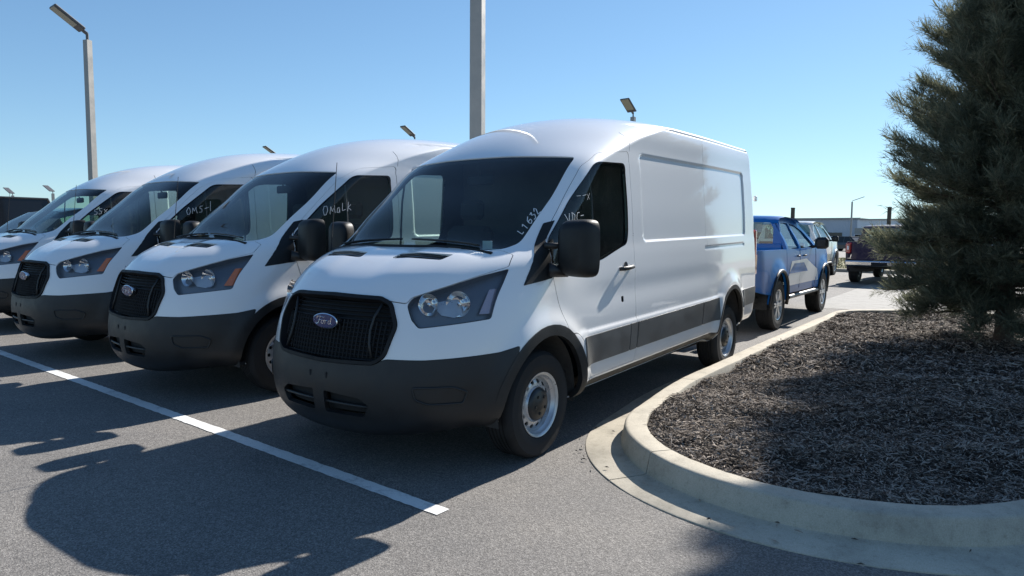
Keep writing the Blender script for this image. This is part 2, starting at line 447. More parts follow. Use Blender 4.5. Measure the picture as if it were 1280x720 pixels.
win = loop([('s', 2.235, 1.45), ('s', 2.24, 1.70), ('s', 2.235, 2.0), ('s', 1.80, 1.985), ('s', 1.43, 1.70), ('s', 1.13, 1.435), ('s', 1.13, 1.225), ('s', 1.80, 1.285), ('s', 2.215, 1.385)], .05)
reg('window', win, None); reg('window_seal', offset(win, .02), None)
reg('sail_panel', loop([('s', .815, 1.158), ('s', 1.10, 1.188), ('s', 1.105, 1.43), ('s', 1.245, 1.565), ('s', 1.165, 1.545), ('s', 1.02, 1.40)], .01))
for k, (a, b, c, d_) in enumerate(((.475, .565, .145, .55),)):
    reg('hood_vent', loop([('t', .485, .145), ('t', .572, .165), ('t', .615, .575), ('t', .525, .545)], .015), None)
ws = front_close(outline([('t', .735, .0), ('t', .745, .35), ('t', .79, .69), ('p', .86, .775, 1.39), ('p', .97, .828, 1.425), ('p', 1.324, .836, 1.719), ('p', 1.70, .806, 2.022), ('t', 1.60, .60), ('t', 1.565, .30), ('t', 1.56, 0)]), .035)
reg('windshield', ws, grow(ws, .010))
hl = [('p', .20, .565, 1.075), ('p', .235, .575, 1.118), ('p', .404, .706, 1.169), ('p', .58, .81, 1.224), ('p', .755, .900, 1.262), ('p', .616, .920, 1.113), ('p', .538, .929, .982), ('p', .327, .785, .958), ('p', .212, .648, .940), ('p', .205, .60, .985)]
hlp = loop(hl, .015); reg('headlight', hlp, grow(hlp, .004))
gr = front_close(outline([('f', 0, 1.118), ('f', .39, 1.110), ('f', .47, 1.080), ('f', .535, .95), ('f', .495, .77), ('f', .43, .722), ('f', 0, .708)]), .035)
gri = grow(gr, -.020); reg('grille_void', gri); reg('grille_frame', gr, grow(gr, .003))
reg('intake', loop([('f', .05, .535), ('f', .33, .520), ('f', .40, .48), ('f', .36, .405), ('f', .05, .40)], .015))
bm = front_close(outline([('f', 0, .72), ('f', .44, .735), ('f', .50, .758), ('f', .70, .756), ('p', .378, .885, .768), ('p', .56, .97, .775), ('p', .70, 1.01, .80), ('s', .68, .34), ('s', .66, .30), ('f', .60, .245), ('f', 0, .232)]), .02)
reg('front_bumper', bm, grow(bm, .003))
def clad(a, b, zt0, zt1, zb): reg('side_cladding', loop([('s', a, zt0), ('s', b, zt1), ('s', b, zb), ('s', a, zb)], .012))
clad(1.485, 2.215, .742, .748, .535); clad(2.23, 2.345, .748, .749, .535); clad(2.365, 3.84, .749, .757, .535); clad(3.855, 4.30, .757, .76, .535)
clad(5.26, 5.80, .76, .76, .56)
reg('rocker_panel', loop([('s', 1.47, .415), ('s', 4.34, .415), ('s', 4.34, .345), ('s', 1.47, .345)], .004))
hd = front_close(outline([('f', 0, 1.124), ('f', .38, 1.117), ('p', .17, .44, 1.098), ('p', .213, .55, 1.082), ('p', .225, .565, 1.125), ('p', .404, .703, 1.176), ('p', .58, .806, 1.232), ('p', .765, .890, 1.275), ('p', .845, .870, 1.350), ('p', .83, .79, 1.384), ('t', .76, .69), ('t', .715, .35), ('t', .705, 0)]), .02)
reg('hood', hd, grow(hd, .006))
dr = loop([('s', 1.275, .80), ('s', 1.17, 1.01), ('s', 1.115, 1.19), ('s', 1.12, 1.44), ('s', 1.21, 1.55), ('s', 1.665, 1.955), ('s', 1.90, 2.07), ('s', 2.335, 2.11), ('s', 2.350, 1.0), ('s', 2.350, .435), ('s', 1.50, .435), ('s', 1.53, .55), ('s', 1.49, .70), ('s', 1.40, .79)], .04)
reg('cab_door', dr, offset(dr, .006))
for l in (loop([('s', 2.365, 2.115), ('s', 2.40, 2.28), ('s', 2.407, 2.28), ('s', 2.372, 2.115)], .001), loop([('s', 4.03, 2.13), ('s', 4.03, 2.352), ('s', 4.036, 2.352), ('s', 4.036, 2.13)], .001), loop([('s', 4.03, 1.30), ('s', 4.03, 2.13), ('s', 4.034, 2.13), ('s', 4.034, 1.30)], .001)):
    reg('seam', l)

loops = [(np.asarray(p), nm in ()) for nm, p, o in REG]
L_all = []; cl = []
for nm, p, o in REG:
    for q in (p, o):
        if q is None: continue
        half = abs(q[0][0]) < 1e-6 and abs(q[-1][0]) < 1e-6
        L_all.append(np.clip(q, 0, [SMAX, VMAX])); cl.append(not half)
for v0 in (VK[19]-.035, VK[19]-.018, VK[19]-.005, VK[19]+.010, VK[19]+.03): L_all.append(np.stack([np.linspace(1.2, SF+SS, 80), np.full(80, v0)], 1)); cl.append(False)
def isoz(z, x0, x1, n=60): return inv([(x, z) for x in np.linspace(x0, x1, n)], (0, 2), _ms)
for z in (.757, .775, .795): L_all.append(isoz(z, 1.56, 4.28)); cl.append(False)
for ins in (0., .010, .020, .030):
    q = loop([('s', 2.535+ins, 1.378+ins), ('s', 5.435-ins, 1.378+ins), ('s', 5.435-ins, 2.122-ins), ('s', 2.535+ins, 2.122-ins)], .09, .05); L_all.append(q); cl.append(True)
for ins in (0., .02):
    q = loop([('s', 3.96+ins, 1.26+ins), ('s', 5.36-ins, 1.26+ins), ('s', 5.36-ins, 1.316-ins), ('s', 3.96+ins, 1.316-ins)], .02, .05); L_all.append(q); cl.append(True)
gs = np.concatenate([np.linspace(0, SF, 44), np.linspace(SF, SF+SS, 110)[1:], np.linspace(SF+SS, SF+SS+.15, 9)[1:], np.linspace(SF+SS+.15, SMAX, 6)[1:]])
gv = np.linspace(0, VMAX, 130)
G = np.stack(np.meshgrid(gs, gv, indexing='ij'), -1).reshape(-1, 2); G[:, 0] += 0
BV, BT = cdt(G, L_all, cl)
BV = np.clip(BV, 0, [SMAX, VMAX])
cen = BV[BT].mean(1)
region = np.full(len(BT), -1); NAMES = ['body', 'gap']
for nm, p, o in REG:
    if nm not in NAMES: NAMES.append(nm)
    m = inpoly(cen, np.asarray(p)) & (region < 0); region[m] = NAMES.index(nm)
    if o is not None: m = inpoly(cen, np.asarray(o)) & (region < 0); region[m] = 1
region[region < 0] = 0
c3 = surf(cen[:, 0], cen[:, 1])
# everything low between the wheels' arches is open, and the tail below the rear skirt
BP, BN = posn(BV[:, 0], BV[:, 1])
def rk(P):
    P = np.array(P, float); P[..., 2] += RAKE*(P[..., 0]-1.02); return P
def rn(N):
    N = np.array(N); N[..., 0] -= RAKE*N[..., 2]; return N/np.maximum(np.linalg.norm(N, axis=-1, keepdims=True), 1e-12)
def panel(name, sel, m, parent, sides=(1,), off=0., skirt=.012, flat=False):
    """one mesh from the chosen triangles, on one or both sides of the van"""
    V = []; F = []; Nn = []; base = 0
    for sg in sides:
        T = BT[sel]; ids, invx = np.unique(T, return_inverse=True); T = invx.reshape(T.shape)
        P = BP[ids]+BN[ids]*off; N = BN[ids].copy()
        a = np.cross(P[T[:, 1]]-P[T[:, 0]], P[T[:, 2]]-P[T[:, 0]]); fl = (a*N[T].mean(1)).sum(1) < 0
        area = np.linalg.norm(a, axis=1); T[fl] = T[fl][:, ::-1]; T = T[area > 1e-9]
        on0 = BV[ids][:, 0] < 1e-6
        P2 = rk(P); N2 = rn(N); I2 = rk(P-N*skirt) if skirt else None
        if sg < 0:
            P2[:, 1] *= -1; N2[:, 1] *= -1; T = T[:, ::-1]
            if skirt: I2[:, 1] *= -1
        V += P2.tolist(); F += (T+base).tolist(); Nn += N2[T].reshape(-1, 3).tolist()
        if skirt:
            e = np.concatenate([T[:, [0, 1]], T[:, [1, 2]], T[:, [2, 0]]]); key = np.sort(e, 1); u, idx, cnt = np.unique(key, axis=0, return_index=True, return_counts=True)
            be = e[idx[cnt == 1]]; be = be[~(on0[be[:, 0]] & on0[be[:, 1]])]
            n0 = base+len(P2); V += P2.tolist()+I2.tolist(); K = len(P2)
            for i, j in be:
                F.append([n0+j, n0+i, n0+K+i, n0+K+j])
                q = np.cross(P2[i]-P2[j], I2[i]-P2[j]); q /= max(np.linalg.norm(q), 1e-12); Nn += [q.tolist()]*4
            base = n0+2*K
        else: base += len(P2)
    # drop loose vertices
    used = sorted({i for f in F for i in f}); mp = {u: k for k, u in enumerate(used)}
    V = [V[u] for u in used]; F = [[mp[i] for i in f] for f in F]
    return mesh(name, V, F, m, parent, smooth=True, normals=None if flat else Nn)
def comps(sel):
    """split a selection of triangles into connected pieces"""
    idx = np.where(sel)[0]; par = {}
    def find(a):
        while par[a] != a: par[a] = par[par[a]]; a = par[a]
        return a
    for t in idx:
        for v in BT[t]: par.setdefault(int(v), int(v))
        a, b, c = (int(q) for q in BT[t]); par[find(a)] = find(b); par[find(b)] = find(c)
    g = {}
    for t in idx: g.setdefault(find(int(BT[t][0])), []).append(t)
    return [np.array(x) for x in g.values() if len(x) > 1]
def S(nm): return region == NAMES.index(nm)
def on_body(kind_pt, off=.002, sg=-1):
    q = outline([kind_pt])[0]; P, N = posn(np.array([q[0]]), np.array([q[1]])); p = rk(P+N*off)[0]; n = rn(N)[0]
    if sg < 0: p[1] *= -1; n[1] *= -1
    return p, n
def strokes_on(polys, m, name, parent, width, sg=-1, off=.003):
    """hand-drawn strokes laid on the body surface; polys are lists of outline points"""
    V = []; F = []
    for pl in polys:
        q = densify(outline(pl), .012, closed=False); P, N = posn(q[:, 0], q[:, 1]); P = rk(P+N*off); N = rn(N)
        if sg < 0: P[:, 1] *= -1; N[:, 1] *= -1
        t = np.gradient(P, axis=0); t /= np.maximum(np.linalg.norm(t, axis=1, keepdims=True), 1e-9); b = np.cross(N, t)*width/2
        k = len(V); V += (P+b).tolist()+(P-b).tolist(); n = len(P); F += [(k+i, k+i+1, k+n+i+1, k+n+i) for i in range(n-1)]
    return mesh(name, V, F, m, parent)

def make_wheel(name='wheel', steel=True, R_=.356, W_=.235, rimr=.208, parent=None, hubr=.112, spokes=0, rimmat='steel', rev=False):
    """wheel whose outer face looks towards -y, centre at the origin"""
    w = empty(name, parent=parent); h = W_/2
    side = [(rimr-.004, -h+.03), (rimr+.006, -h+.012), (rimr+.016, -h+.008), (rimr+.022, -h+.003), ((rimr+R_)/2, -h-.004), (R_-.035, -h+.004), (R_-.028, -h+.002), (R_-.012, -h+.018), (R_-.003, -h+.035)]
    tread = []
    for k in range(5):
        y0 = -h+.045+k*(W_-.09)/5; y1 = -h+.045+(k+1)*(W_-.09)/5
        tread += [(R_-.001, y0), (R_, y1-.012), (R_-.009, y1-.011), (R_-.009, y1-.002), (R_, y1-.001)]
    prof = side+tread+[(r, -y) for r, y in side[::-1]]
    t = MB().lathe(prof, 72); t.build('tyre', M['rubber'], w, angle=35)
    # tread blocks: cross cuts as raised shoulder lugs
    rim = MB().lathe([(rimr-.002, h-.02), (rimr-.03, h-.03), (rimr-.035, 0.0), (rimr-.028, -h+.045), (rimr-.014, -h+.030), (rimr-.010, -h+.016), (rimr-.001, -h+.008), (rimr+.007, -h+.006), (rimr+.007, -h+.013), (rimr-.002, -h+.016)], 64)
    if steel:
        # pressed disc with oval vent holes, cut from a ring
        ri, ro = hubr-.02, rimr-.026; n = 14; Ls = [np.array([(ri*math.cos(a), ri*math.sin(a)) for a in np.linspace(0, 2*math.pi, 60, endpoint=False)]), np.array([(ro*math.cos(a), ro*math.sin(a)) for a in np.linspace(0, 2*math.pi, 80, endpoint=False)])]
        hs = []
        for k in range(n):
            a = 2*math.pi*k/n; c = np.array([math.cos(a), math.sin(a)]); tt = np.array([-c[1], c[0]])
            hs.append(np.array([c*(.150+.0135*math.cos(b))+tt*.0175*math.sin(b) for b in np.linspace(0, 2*math.pi, 14, endpoint=False)]))
        gp = [(r*math.cos(a+.05*r), r*math.sin(a+.05*r)) for r in np.linspace(ri+.006, ro-.004, 8) for a in np.linspace(0, 2*math.pi, 72, endpoint=False)]
        gp = np.array(gp); bad = np.zeros(len(gp), bool)
        for q in hs: bad |= inpoly(gp, offset(q, .003))
        V2, T2 = cdt(gp[~bad], Ls+hs); c2 = V2[T2].mean(1); rr = np.hypot(c2[:, 0], c2[:, 1]); keep = (rr > ri) & (rr < ro)
        for q in hs: keep &= ~inpoly(c2, q)
        T2 = T2[keep]
        def dy(r): return -h+.052+.030*sstep(.125, .10, r)*-1+.018*sstep(.135, ro, r)+.0*r
        rv = np.hypot(V2[:, 0], V2[:, 1]); y = dy(rv); V3 = np.stack([V2[:, 0], y, V2[:, 1]], 1)
        rim.add(V3.tolist(), T2.tolist()); rim.add((V3+[0, .012, 0]).tolist(), T2[:, ::-1].tolist())
    else:
        for k in range(spokes):
            a = 2*math.pi*k/spokes
            for da in (-.13, .13):
                c0 = Vector((math.cos(a+da*.4)*.04, 0, math.sin(a+da*.4)*.04)); c1 = Vector((math.cos(a+da)*(rimr-.012), 0, math.sin(a+da)*(rimr-.012))); tt = Vector((-math.sin(a), 0, math.cos(a)))
                V = []
                for c, wd, yy in ((c0, .020, -h+.02), (c1, .013, -h+.012)):
                    for sy in (0, .03):
                        for s1 in (-1, 1): V.append(tuple(c+tt*s1*wd+Vector((0, yy+sy, 0))))
                rim.add(V, [(0, 1, 5, 4), (2, 6, 7, 3), (0, 4, 6, 2), (1, 3, 7, 5), (4, 5, 7, 6), (0, 2, 3, 1)])
        rim.lathe([(.0, -h+.012), (.05, -h+.014), (.06, -h+.03), (.06, -h+.06)], 24)
    rim.build('rim', M[rimmat], w, angle=30)
    b = MB().lathe([(0, -h+.075), (rimr-.03, -h+.075), (rimr-.03, -h+.09), (0, -h+.09)], 32); b.build('brake_disc', M['dark'], w)
    if steel:
        hc = MB().lathe([(0, -h+.004), (.035, -h+.004), (.045, -h+.008), (.085, -h+.012), (.104, -h+.02), (hubr, -h+.034), (hubr, -h+.05)], 40)
        for k in range(5):
            a = 2*math.pi*k/5; hc.lathe([(.0, -h+.002), (.010, -h+.003), (.012, -h+.012)], 10, c=(.06*math.cos(a), 0, .06*math.sin(a)))
        hc.build('hubcap', M['hub_plastic'], w, angle=40)
    return w

FORD = [[(-.62, .18), (-.60, .32), (-.45, .42), (-.25, .40), (-.05, .34), (.08, .38)], [(-.52, .42), (-.62, .38)], [(-.30, .40), (-.38, .10), (-.50, -.22), (-.62, -.34), (-.72, -.28), (-.70, -.18)], [(-.50, .04), (-.34, .08), (-.20, .06)],
        [(-.10, .06), (-.20, .0), (-.24, -.16), (-.18, -.28), (-.06, -.24), (-.02, -.08), (-.08, .05), (.02, .04), (.10, .08)],
        [(.12, .08), (.10, -.10), (.06, -.28)], [(.10, -.08), (.18, .04), (.27, .07), (.30, .02)],
        [(.52, .06), (.42, .04), (.36, -.10), (.38, -.24), (.48, -.27), (.56, -.16)], [(.66, .40), (.60, .10), (.56, -.16), (.60, -.28), (.70, -.24)], [(-.86, -.02), (-.80, .06)]]

def make_van():
    van = empty('cargo_van')
    def allp(nm): return S(nm)
    body = panel('body_shell', S('body'), M['white'], van, (1, -1), skirt=.010)
    inside = (region == 0) | S('hood') | S('cab_door') | S('gap') | S('sail_panel') | S('side_cladding') | S('window_seal') | S('seam') | S('lock_recess') | S('front_bumper') | S('wheel_arch_trim')
    panel('inner_lining', inside & (cen[:, 1] > VK[1]), M['dark'], van, (1, -1), off=-.03, skirt=0)
    hood = panel('hood', S('hood'), M['white'], van, (1, -1), skirt=.015)
    for sg in (-1, 1):
        for c in comps(S('hood_vent')):
            v = panel('hood_vent', c, M['gloss_black'], hood, (sg,), off=-.012, skirt=0)
            # louvre bars across each vent
            m = MB()
            for xx in (.515, .545, .575):
                pts = []
                for yy in np.linspace(.165, .545, 8):
                    q = outline([('t', xx+.09*(yy-.15), yy)])[0]; P, N = posn(np.array([q[0]]), np.array([q[1]])); p = rk(P-N*.005)[0]; p[1] *= sg; pts.append(p)
                m.tube(pts, .004, 5)
            m.build('louvre', M['black_plastic'], hood)
    bp = panel('front_bumper', S('front_bumper'), M['black_plastic'], van, (1, -1), off=.004, skirt=.03)
    for sg in (-1, 1):
        panel('intake_recess', S('intake'), M['dark'], bp, (sg,), off=-.05, skirt=0)
        m = MB()
        for z in (.465,):
            pts = []
            for y in np.linspace(.05, .39, 8):
                p, n = on_body(('f', y, z), -.012, sg); pts.append(p)
            m.tube(pts, .010, 6)
        m.build('intake_bar', M['black_plastic'], bp, smooth=True)
        # fog lamp blank: raised frame in the corner of the bumper
        fr = [('p', .14, .66, .60), ('p', .30, .83, .60), ('p', .37, .885, .565), ('p', .35, .87, .50), ('p', .20, .73, .50), ('p', .15, .67, .53)]
        q = loop(fr, .02, .02); P, N = posn(q[:, 0], q[:, 1]); P = rk(P+N*.006); P[:, 1] *= sg
        MB().tube(list(P)+[P[0]], .007, 6, cap=False).build('fog_lamp_surround', M['black_plastic'], bp, smooth=True)
        fr = [('p', .235, .76, .585), ('p', .30, .83, .585), ('p', .30, .83, .53), ('p', .24, .765, .53)]
        q = loop(fr, .01, .02); P, N = posn(q[:, 0], q[:, 1]); P = rk(P+N*.003); P[:, 1] *= sg; c = P.mean(0)
        mesh('fog_lamp_blank', [tuple(c)]+[tuple(p) for p in P], [(0, i+1, (i+1) % len(P)+1) for i in range(len(P))], M['gloss_black'], bp)
    for yy in (-.075, .075):
        p, n = on_body(('f', abs(yy), .63), .004, 1); p[1] = yy; MB().box((p[0]-.003, yy-.006, p[2]-.018), (p[0]+.004, yy+.006, p[2]+.018)).build('plate_bracket', M['dark'], bp)
    # grille
    g = panel('grille', S('grille_frame'), M['grille_black'], van, (1, -1), off=.012, skirt=.05)
    panel('grille_back', S('grille_void'), M['dark'], g, (1, -1), off=-.07, skirt=0)
    m = MB(); poly = np.concatenate([outline([('f', y, z)]) for y, z in ((0, 1.105), (.385, 1.095), (.455, 1.07), (.515, .95), (.475, .785), (.42, .735), (0, .725))])
    GY = [(0, 1.10), (.385, 1.09), (.45, 1.065), (.512, .95), (.472, .79), (.42, .745), (0, .73)]
    full = np.array(GY+[(-y, z) for y, z in GY[::-1]])
    def gpoint(y, z, dep):
        q = inv([(abs(y), z)], (1, 2), _mf)[0]; P, N = posn(np.array([q[0]]), np.array([q[1]])); p = rk(P-N*dep)[0]; p[1] = math.copysign(p[1], y); return p
    for y in np.arange(-.48, .49, .032):     # upright bars
        z = np.linspace(.72, .975, 15); ok = inpoly(np.stack([np.full(15, y), z], 1), full); zz = z[ok]
        if len(zz) > 2: m.tube([gpoint(y, q, .030) for q in (zz[0], zz[len(zz)//2], zz[-1])], .0055, 4)
    m.build('grille_bar', M['grille_black'], g); m = MB()
    for z in np.arange(.745, 1.09, .026):
        y = np.linspace(-.52, .52, 41); ok = inpoly(np.stack([y, np.full(41, z)], 1), full); yy = y[ok]
        if len(yy) > 3: m.tube([gpoint(q, z, .034) for q in np.linspace(yy[0], yy[-1], 9)], .0065, 4)
    m.build('grille_slat', M['grille_black'], g)
    for sg in (-1, 1):
        MB().tube([gpoint(sg*y, z, .012) for y, z in ((.40, 1.075), (.372, 1.0), (.362, .92), (.372, .84), (.40, .76))], .010, 6).build('grille_rib', M['black_plastic'], g, smooth=True)
    # oval badge
    p0 = gpoint(0, .952, .0); ax = .116; az = .048
    bd = MB(); n = 40
    def ell(a, b, x): return [(p0[0]+x, a*math.cos(t), p0[2]+b*math.sin(t)) for t in np.linspace(0, 2*math.pi, n, endpoint=False)]
    R1, R2, R3 = ell(ax, az, .02), ell(ax, az, -.012), ell(ax-.007, az-.006, -.016)
    bd.add(R1+R2+R3, [(i, (i+1) % n, n+(i+1) % n, n+i) for i in range(n)]+[(n+i, n+(i+1) % n, 2*n+(i+1) % n, 2*n+i) for i in range(n)]+[tuple(range(3*n-1, 2*n-1, -1))])
    bdo = bd.build('oval_badge', M['silver'], g)
    R4, R5 = ell(ax-.006, az-.005, -.0163), ell(ax-.009, az-.007, -.0185)
    b2 = MB().add(R4+R5, [(i, (i+1) % n, n+(i+1) % n, n+i) for i in range(n)]+[tuple(range(2*n-1, n-1, -1))]); b2.build('badge_face', M['blue_oval'], bdo)
    m = MB()
    for pl in FORD:
        q = densify(roundpoly([(a, b) for a, b in pl], .08, closed=False, k=3), .06, closed=False)
        m.tube([(p0[0]-.0195, -a*ax*.92, p0[2]+b*az*1.35) for a, b in q], .0023, 5)
    m.build('badge_lettering', M['silver'], bdo)
    # windshield, wipers
    wsd = panel('windshield', S('windshield'), M['windshield'], van, (1, -1), off=-.004, skirt=0)
    cw = front_close(outline([('t', .70, .0), ('t', .71, .35), ('t', .76, .70), ('t', .80, .70), ('t', .775, .35), ('t', .765, 0)]), .01)
    m = MB()
    pts = [rk(posn(np.array([q[0]]), np.array([q[1]]))[0])[0] for q in outline([('t', .765, .76), ('t', .742, .5), ('t', .725, .25), ('t', .72, 0)])]
    m.tube([tuple(p) for p in pts]+[(p[0], -p[1], p[2]) for p in pts[::-1][1:]], .014, 6); m.build('cowl', M['dark'], van, smooth=True)
    for sg, y0, y1 in ((-1, .62, .02), (1, .10, -.55)):
        m = MB(); A = []
        def wp(x, y, o): q = outline([('t', x, abs(y))])[0]; P, N = posn(np.array([q[0]]), np.array([q[1]])); p = rk(P+N*o)[0]; p[1] = math.copysign(p[1], y); return p
        ys = np.linspace(-y0 if sg < 0 else .68, -y1 if sg < 0 else .10, 8)
        m.tube([wp(.80+.02*k/7, y, .020) for k, y in enumerate(ys)], .006, 5); m.tube([wp(.815+.025*k/7, y, .008) for k, y in enumerate(ys)], .008, 5)
        m.build('wiper', M['black_plastic'], van)
    # door with window etc.
    for sg in (-1, 1):
        dpart = [c for c in comps(S('cab_door'))]
        d = panel('cab_door', S('cab_door'), M['white'], van, (sg,), skirt=.02)
        panel('window', S('window'), M['window'], d, (sg,), off=-.006, skirt=0)
        panel('window_seal', S('window_seal'), M['gloss_black'], d, (sg,), off=.001, skirt=.015)
        panel('lock_recess', S('lock_recess'), M['gloss_black'], d, (sg,), off=-.004, skirt=0)
        p1, n1 = on_body(('s', 2.07, 1.188), .028, sg); p2, n2 = on_body(('s', 2.285, 1.197), .028, sg)
        h = MB(); pts = [np.array(on_body(('s', 2.075, 1.188), .002, sg)[0]), p1+(p2-p1)*.12, p1+(p2-p1)*.5+np.array([0, sg*.006, 0]), p1+(p2-p1)*.88, np.array(on_body(('s', 2.275, 1.197), .002, sg)[0])]
        h.tube(pts, [.014, .016, .017, .016, .014], 8); h.build('door_handle', M['black_plastic'], d, smooth=True)
        q, _ = on_body(('s', 2.18, 1.205), .001, sg); cup = MB().lathe([(0, 0), (.03, 0), (.036, sg*.002)], 24, axis='y', c=tuple(q)); cup.build('handle_cup', M['grey_trim'], d)
        # window divider
        m = MB(); m.tube([on_body(('s', 1.70, z), -.012, sg)[0] for z in np.linspace(1.28, 1.90, 5)], .009, 6); m.build('window_divider', M['grey_trim'], d)
        panel('sail_panel', S('sail_panel'), M['mirror_black'], van, (sg,), off=.004, skirt=.01)
        # headlight
        hlo = panel('headlight', S('headlight'), M['lamp_housing_inner'], van, (sg,), off=-.055, skirt=-.052)
        panel('lens', S('headlight'), M['lens'], hlo, (sg,), off=.001, skirt=0)
        ref = MB()
        for (x, y, z, rad) in ((.285, .655, 1.072, .066), (.40, .79, 1.075, .078)):
            P, n = on_body(('p', x, y, z), -.012, sg); ax_ = Vector((-.93, sg*.28, 0)).normalized()
            rot = Vector((0, 0, 1)).rotation_difference(ax_).to_matrix()
            V = []; prof = [(rad, .0), (rad*.93, -.006), (rad*.75, -.03), (rad*.5, -.045), (rad*.25, -.05)]; nn = 28
            for k in range(nn):
                for r_, h_ in prof: V.append(tuple(rot @ Vector((r_*math.cos(2*math.pi*k/nn), r_*math.sin(2*math.pi*k/nn), h_))+Vector(P)))
            m_ = len(prof); ref.add(V, [(k*m_+j, k*m_+j+1, ((k+1) % nn)*m_+j+1, ((k+1) % nn)*m_+j) for k in range(nn) for j in range(m_-1)])
            bulb = [tuple(rot @ Vector((r_*math.cos(2*math.pi*k/10), r_*math.sin(2*math.pi*k/10), h_))+Vector(P)) for k in range(10) for r_, h_ in ((rad*.25, -.05), (.011, -.03), (.011, -.008), (0, -.004))]
            ref.add(bulb, [(k*4+j, k*4+j+1, ((k+1) % 10)*4+j+1, ((k+1) % 10)*4+j) for k in range(10) for j in range(3)])
        # bright saddle between the bowls
        sd = [on_body(('p', a, b, c), -.046, sg)[0] for a, b, c in ((.29, .66, 1.095), (.36, .73, 1.115), (.41, .79, 1.12), (.42, .81, 1.02), (.38, .78, .995), (.33, .72, 1.01))]
        MB().add([tuple(p) for p in sd]+[tuple(p+np.array([.02, 0, 0])) for p in sd], [(0, 1, 2, 3, 4, 5)]+[(i, 6+i, 6+(i+1) % 6, (i+1) % 6) for i in range(6)]).build('lamp_bridge', M['steel'], hlo)
        ref.build('reflector', M['chrome'], hlo, angle=40)
        mk = [on_body(('p', a, b, c), -.022, sg)[0] for a, b, c in ((.50, .865, 1.005), (.545, .915, 1.01), (.63, .90, 1.16), (.60, .872, 1.15))]
        mk2 = [np.array(p)-np.array([-.02, 0, 0]) for p in mk]
        mo = MB().add([tuple(p) for p in mk]+[tuple(p) for p in mk2], [(0, 1, 2, 3), (4, 7, 6, 5), (0, 4, 5, 1), (1, 5, 6, 2), (2, 6, 7, 3), (3, 7, 4, 0)]); mo.build('side_marker', M['amber'], hlo)
        # arches, cladding
        panel('wheel_arch_trim', S('wheel_arch_trim'), M['black_plastic'], van, (sg,), off=.006, skirt=.04)
        panel('wheel_arch_trim', S('wheel_arch_trim_rear'), M['black_plastic'], van, (sg,), off=.006, skirt=.04)
        for c in comps(S('side_cladding')): panel('side_cladding', c, M['grey_clad'], van, (sg,), off=.010, skirt=.014)
        panel('rocker_panel', S('rocker_panel'), M['black_plastic'], van, (sg,), off=-.004, skirt=.05)
        for cx in (FW, RW):   # wheel housing liner, open to the side
            pr = [(.455*math.cos(a), .455*math.sin(a)) for a in np.linspace(math.radians(-12), math.radians(192), 26)]; V = []; F = []
            for yy in (.965, .50): V += [(cx+a, sg*yy, WZ+b+RAKE*(cx-1.02)) for a, b in pr]
            n_ = len(pr); F = [(i, i+1, n_+i+1, n_+i) for i in range(n_-1)]+[tuple(range(n_, 2*n_))]
            mesh('wheel_housing', V, F, M['housing'], van, smooth=True)
        # mirror
        mr = MB(); y0, y1 = (sg*1.045, sg*1.275); c = np.array([1.18, sg*1.158, 1.385])
        prof = []
        for (t, kx, ky, kz) in ((-.085, .55, .62, .66), (-.072, 0, .84, .86), (-.04, 0, .97, .97), (.0, 0, 1, 1), (.035, 0, 1, 1), (.050, 0, .985, .985), (.052, 0, .90, .92)):
            ring = []
            for a in np.linspace(0, 2*math.pi, 36, endpoint=False):
                ca, sa = math.cos(a), math.sin(a); e = .42; ring.append((c[0]+t+.02*math.copysign(abs(ca)**e, ca)*0, c[1]+sg*.118*ky*math.copysign(abs(ca)**e, ca)+sg*t*.25, c[2]+.188*kz*math.copysign(abs(sa)**e, sa)*(1+.05*ca)))
            prof.append(ring)
        V = [p for r_ in prof for p in r_]; n_ = 36; F = [(j*n_+i, j*n_+(i+1) % n_, (j+1)*n_+(i+1) % n_, (j+1)*n_+i) for j in range(len(prof)-1) for i in range(n_)]+[tuple(range(n_))[::-1], tuple((len(prof)-1)*n_+i for i in range(n_))]
        mr.add(V, F); mro = mr.build('side_mirror', M['mirror_black'], van, angle=50)
        inner = prof[-1]; cc = np.mean(inner, 0); mesh('mirror_glass', [tuple(cc+(np.array(p)-cc)*.93+[.002, 0, 0]) for p in inner], [tuple(range(36))], M['chrome'], mro)
        s0, _ = on_body(('s', 1.06, 1.245), 0, sg); MB().tube([s0, (1.12, sg*1.02, 1.235), (1.17, sg*1.08, 1.24)], [.05, .042, .045], 10).build('mirror_arm', M['black_plastic'], mro, smooth=True)
        s0, _ = on_body(('s', 1.08, 1.40), 0, sg); MB().tube([s0, (1.13, sg*1.0, 1.40), (1.17, sg*1.07, 1.40)], [.022, .02, .022], 8).build('mirror_arm', M['black_plastic'], mro, smooth=True)
        # tail lamp
        p, _ = on_body(('s', 5.86, 1.05), .0, sg)
        MB().box((5.90, sg*.80, 1.05), (5.965, sg*.935, 1.55), .015).build('tail_lamp', M['red_lamp'], van)
        # door hinge nub at the rear
        MB().box((5.93, sg*.875, 1.90), (5.995, sg*.915, 1.97), .012).build('rear_hinge', M['white'], van)
    # underbody, axles
    MB().box((.35, -.80, .30), (5.75, .80, .42), .03).build('underbody', M['underbody'], van)
    MB().tube([(FW, -.80, .33), (FW, .80, .33)], .05, 8).tube([(RW, -.80, .35), (RW, .80, .35)], .08, 8).box((1.6, .25, .22), (4.3, .45, .32), .02).build('axle', M['underbody'], van)
    # cab interior
    MB().box((2.46, -.88, .5), (2.48, .88, 2.25)).build('bulkhead', M['grey_trim'], van)
    MB().box((.95, -.88, .95), (1.38, .88, 1.30), .05).box((1.02, -.84, 1.25), (1.22, -.32, 1.36), .04).build('dashboard', M['grey_trim'], van)
    MB().box((1.0, -.9, .45), (2.46, .9, .50)).build('cab_floor', M['dark'], van)
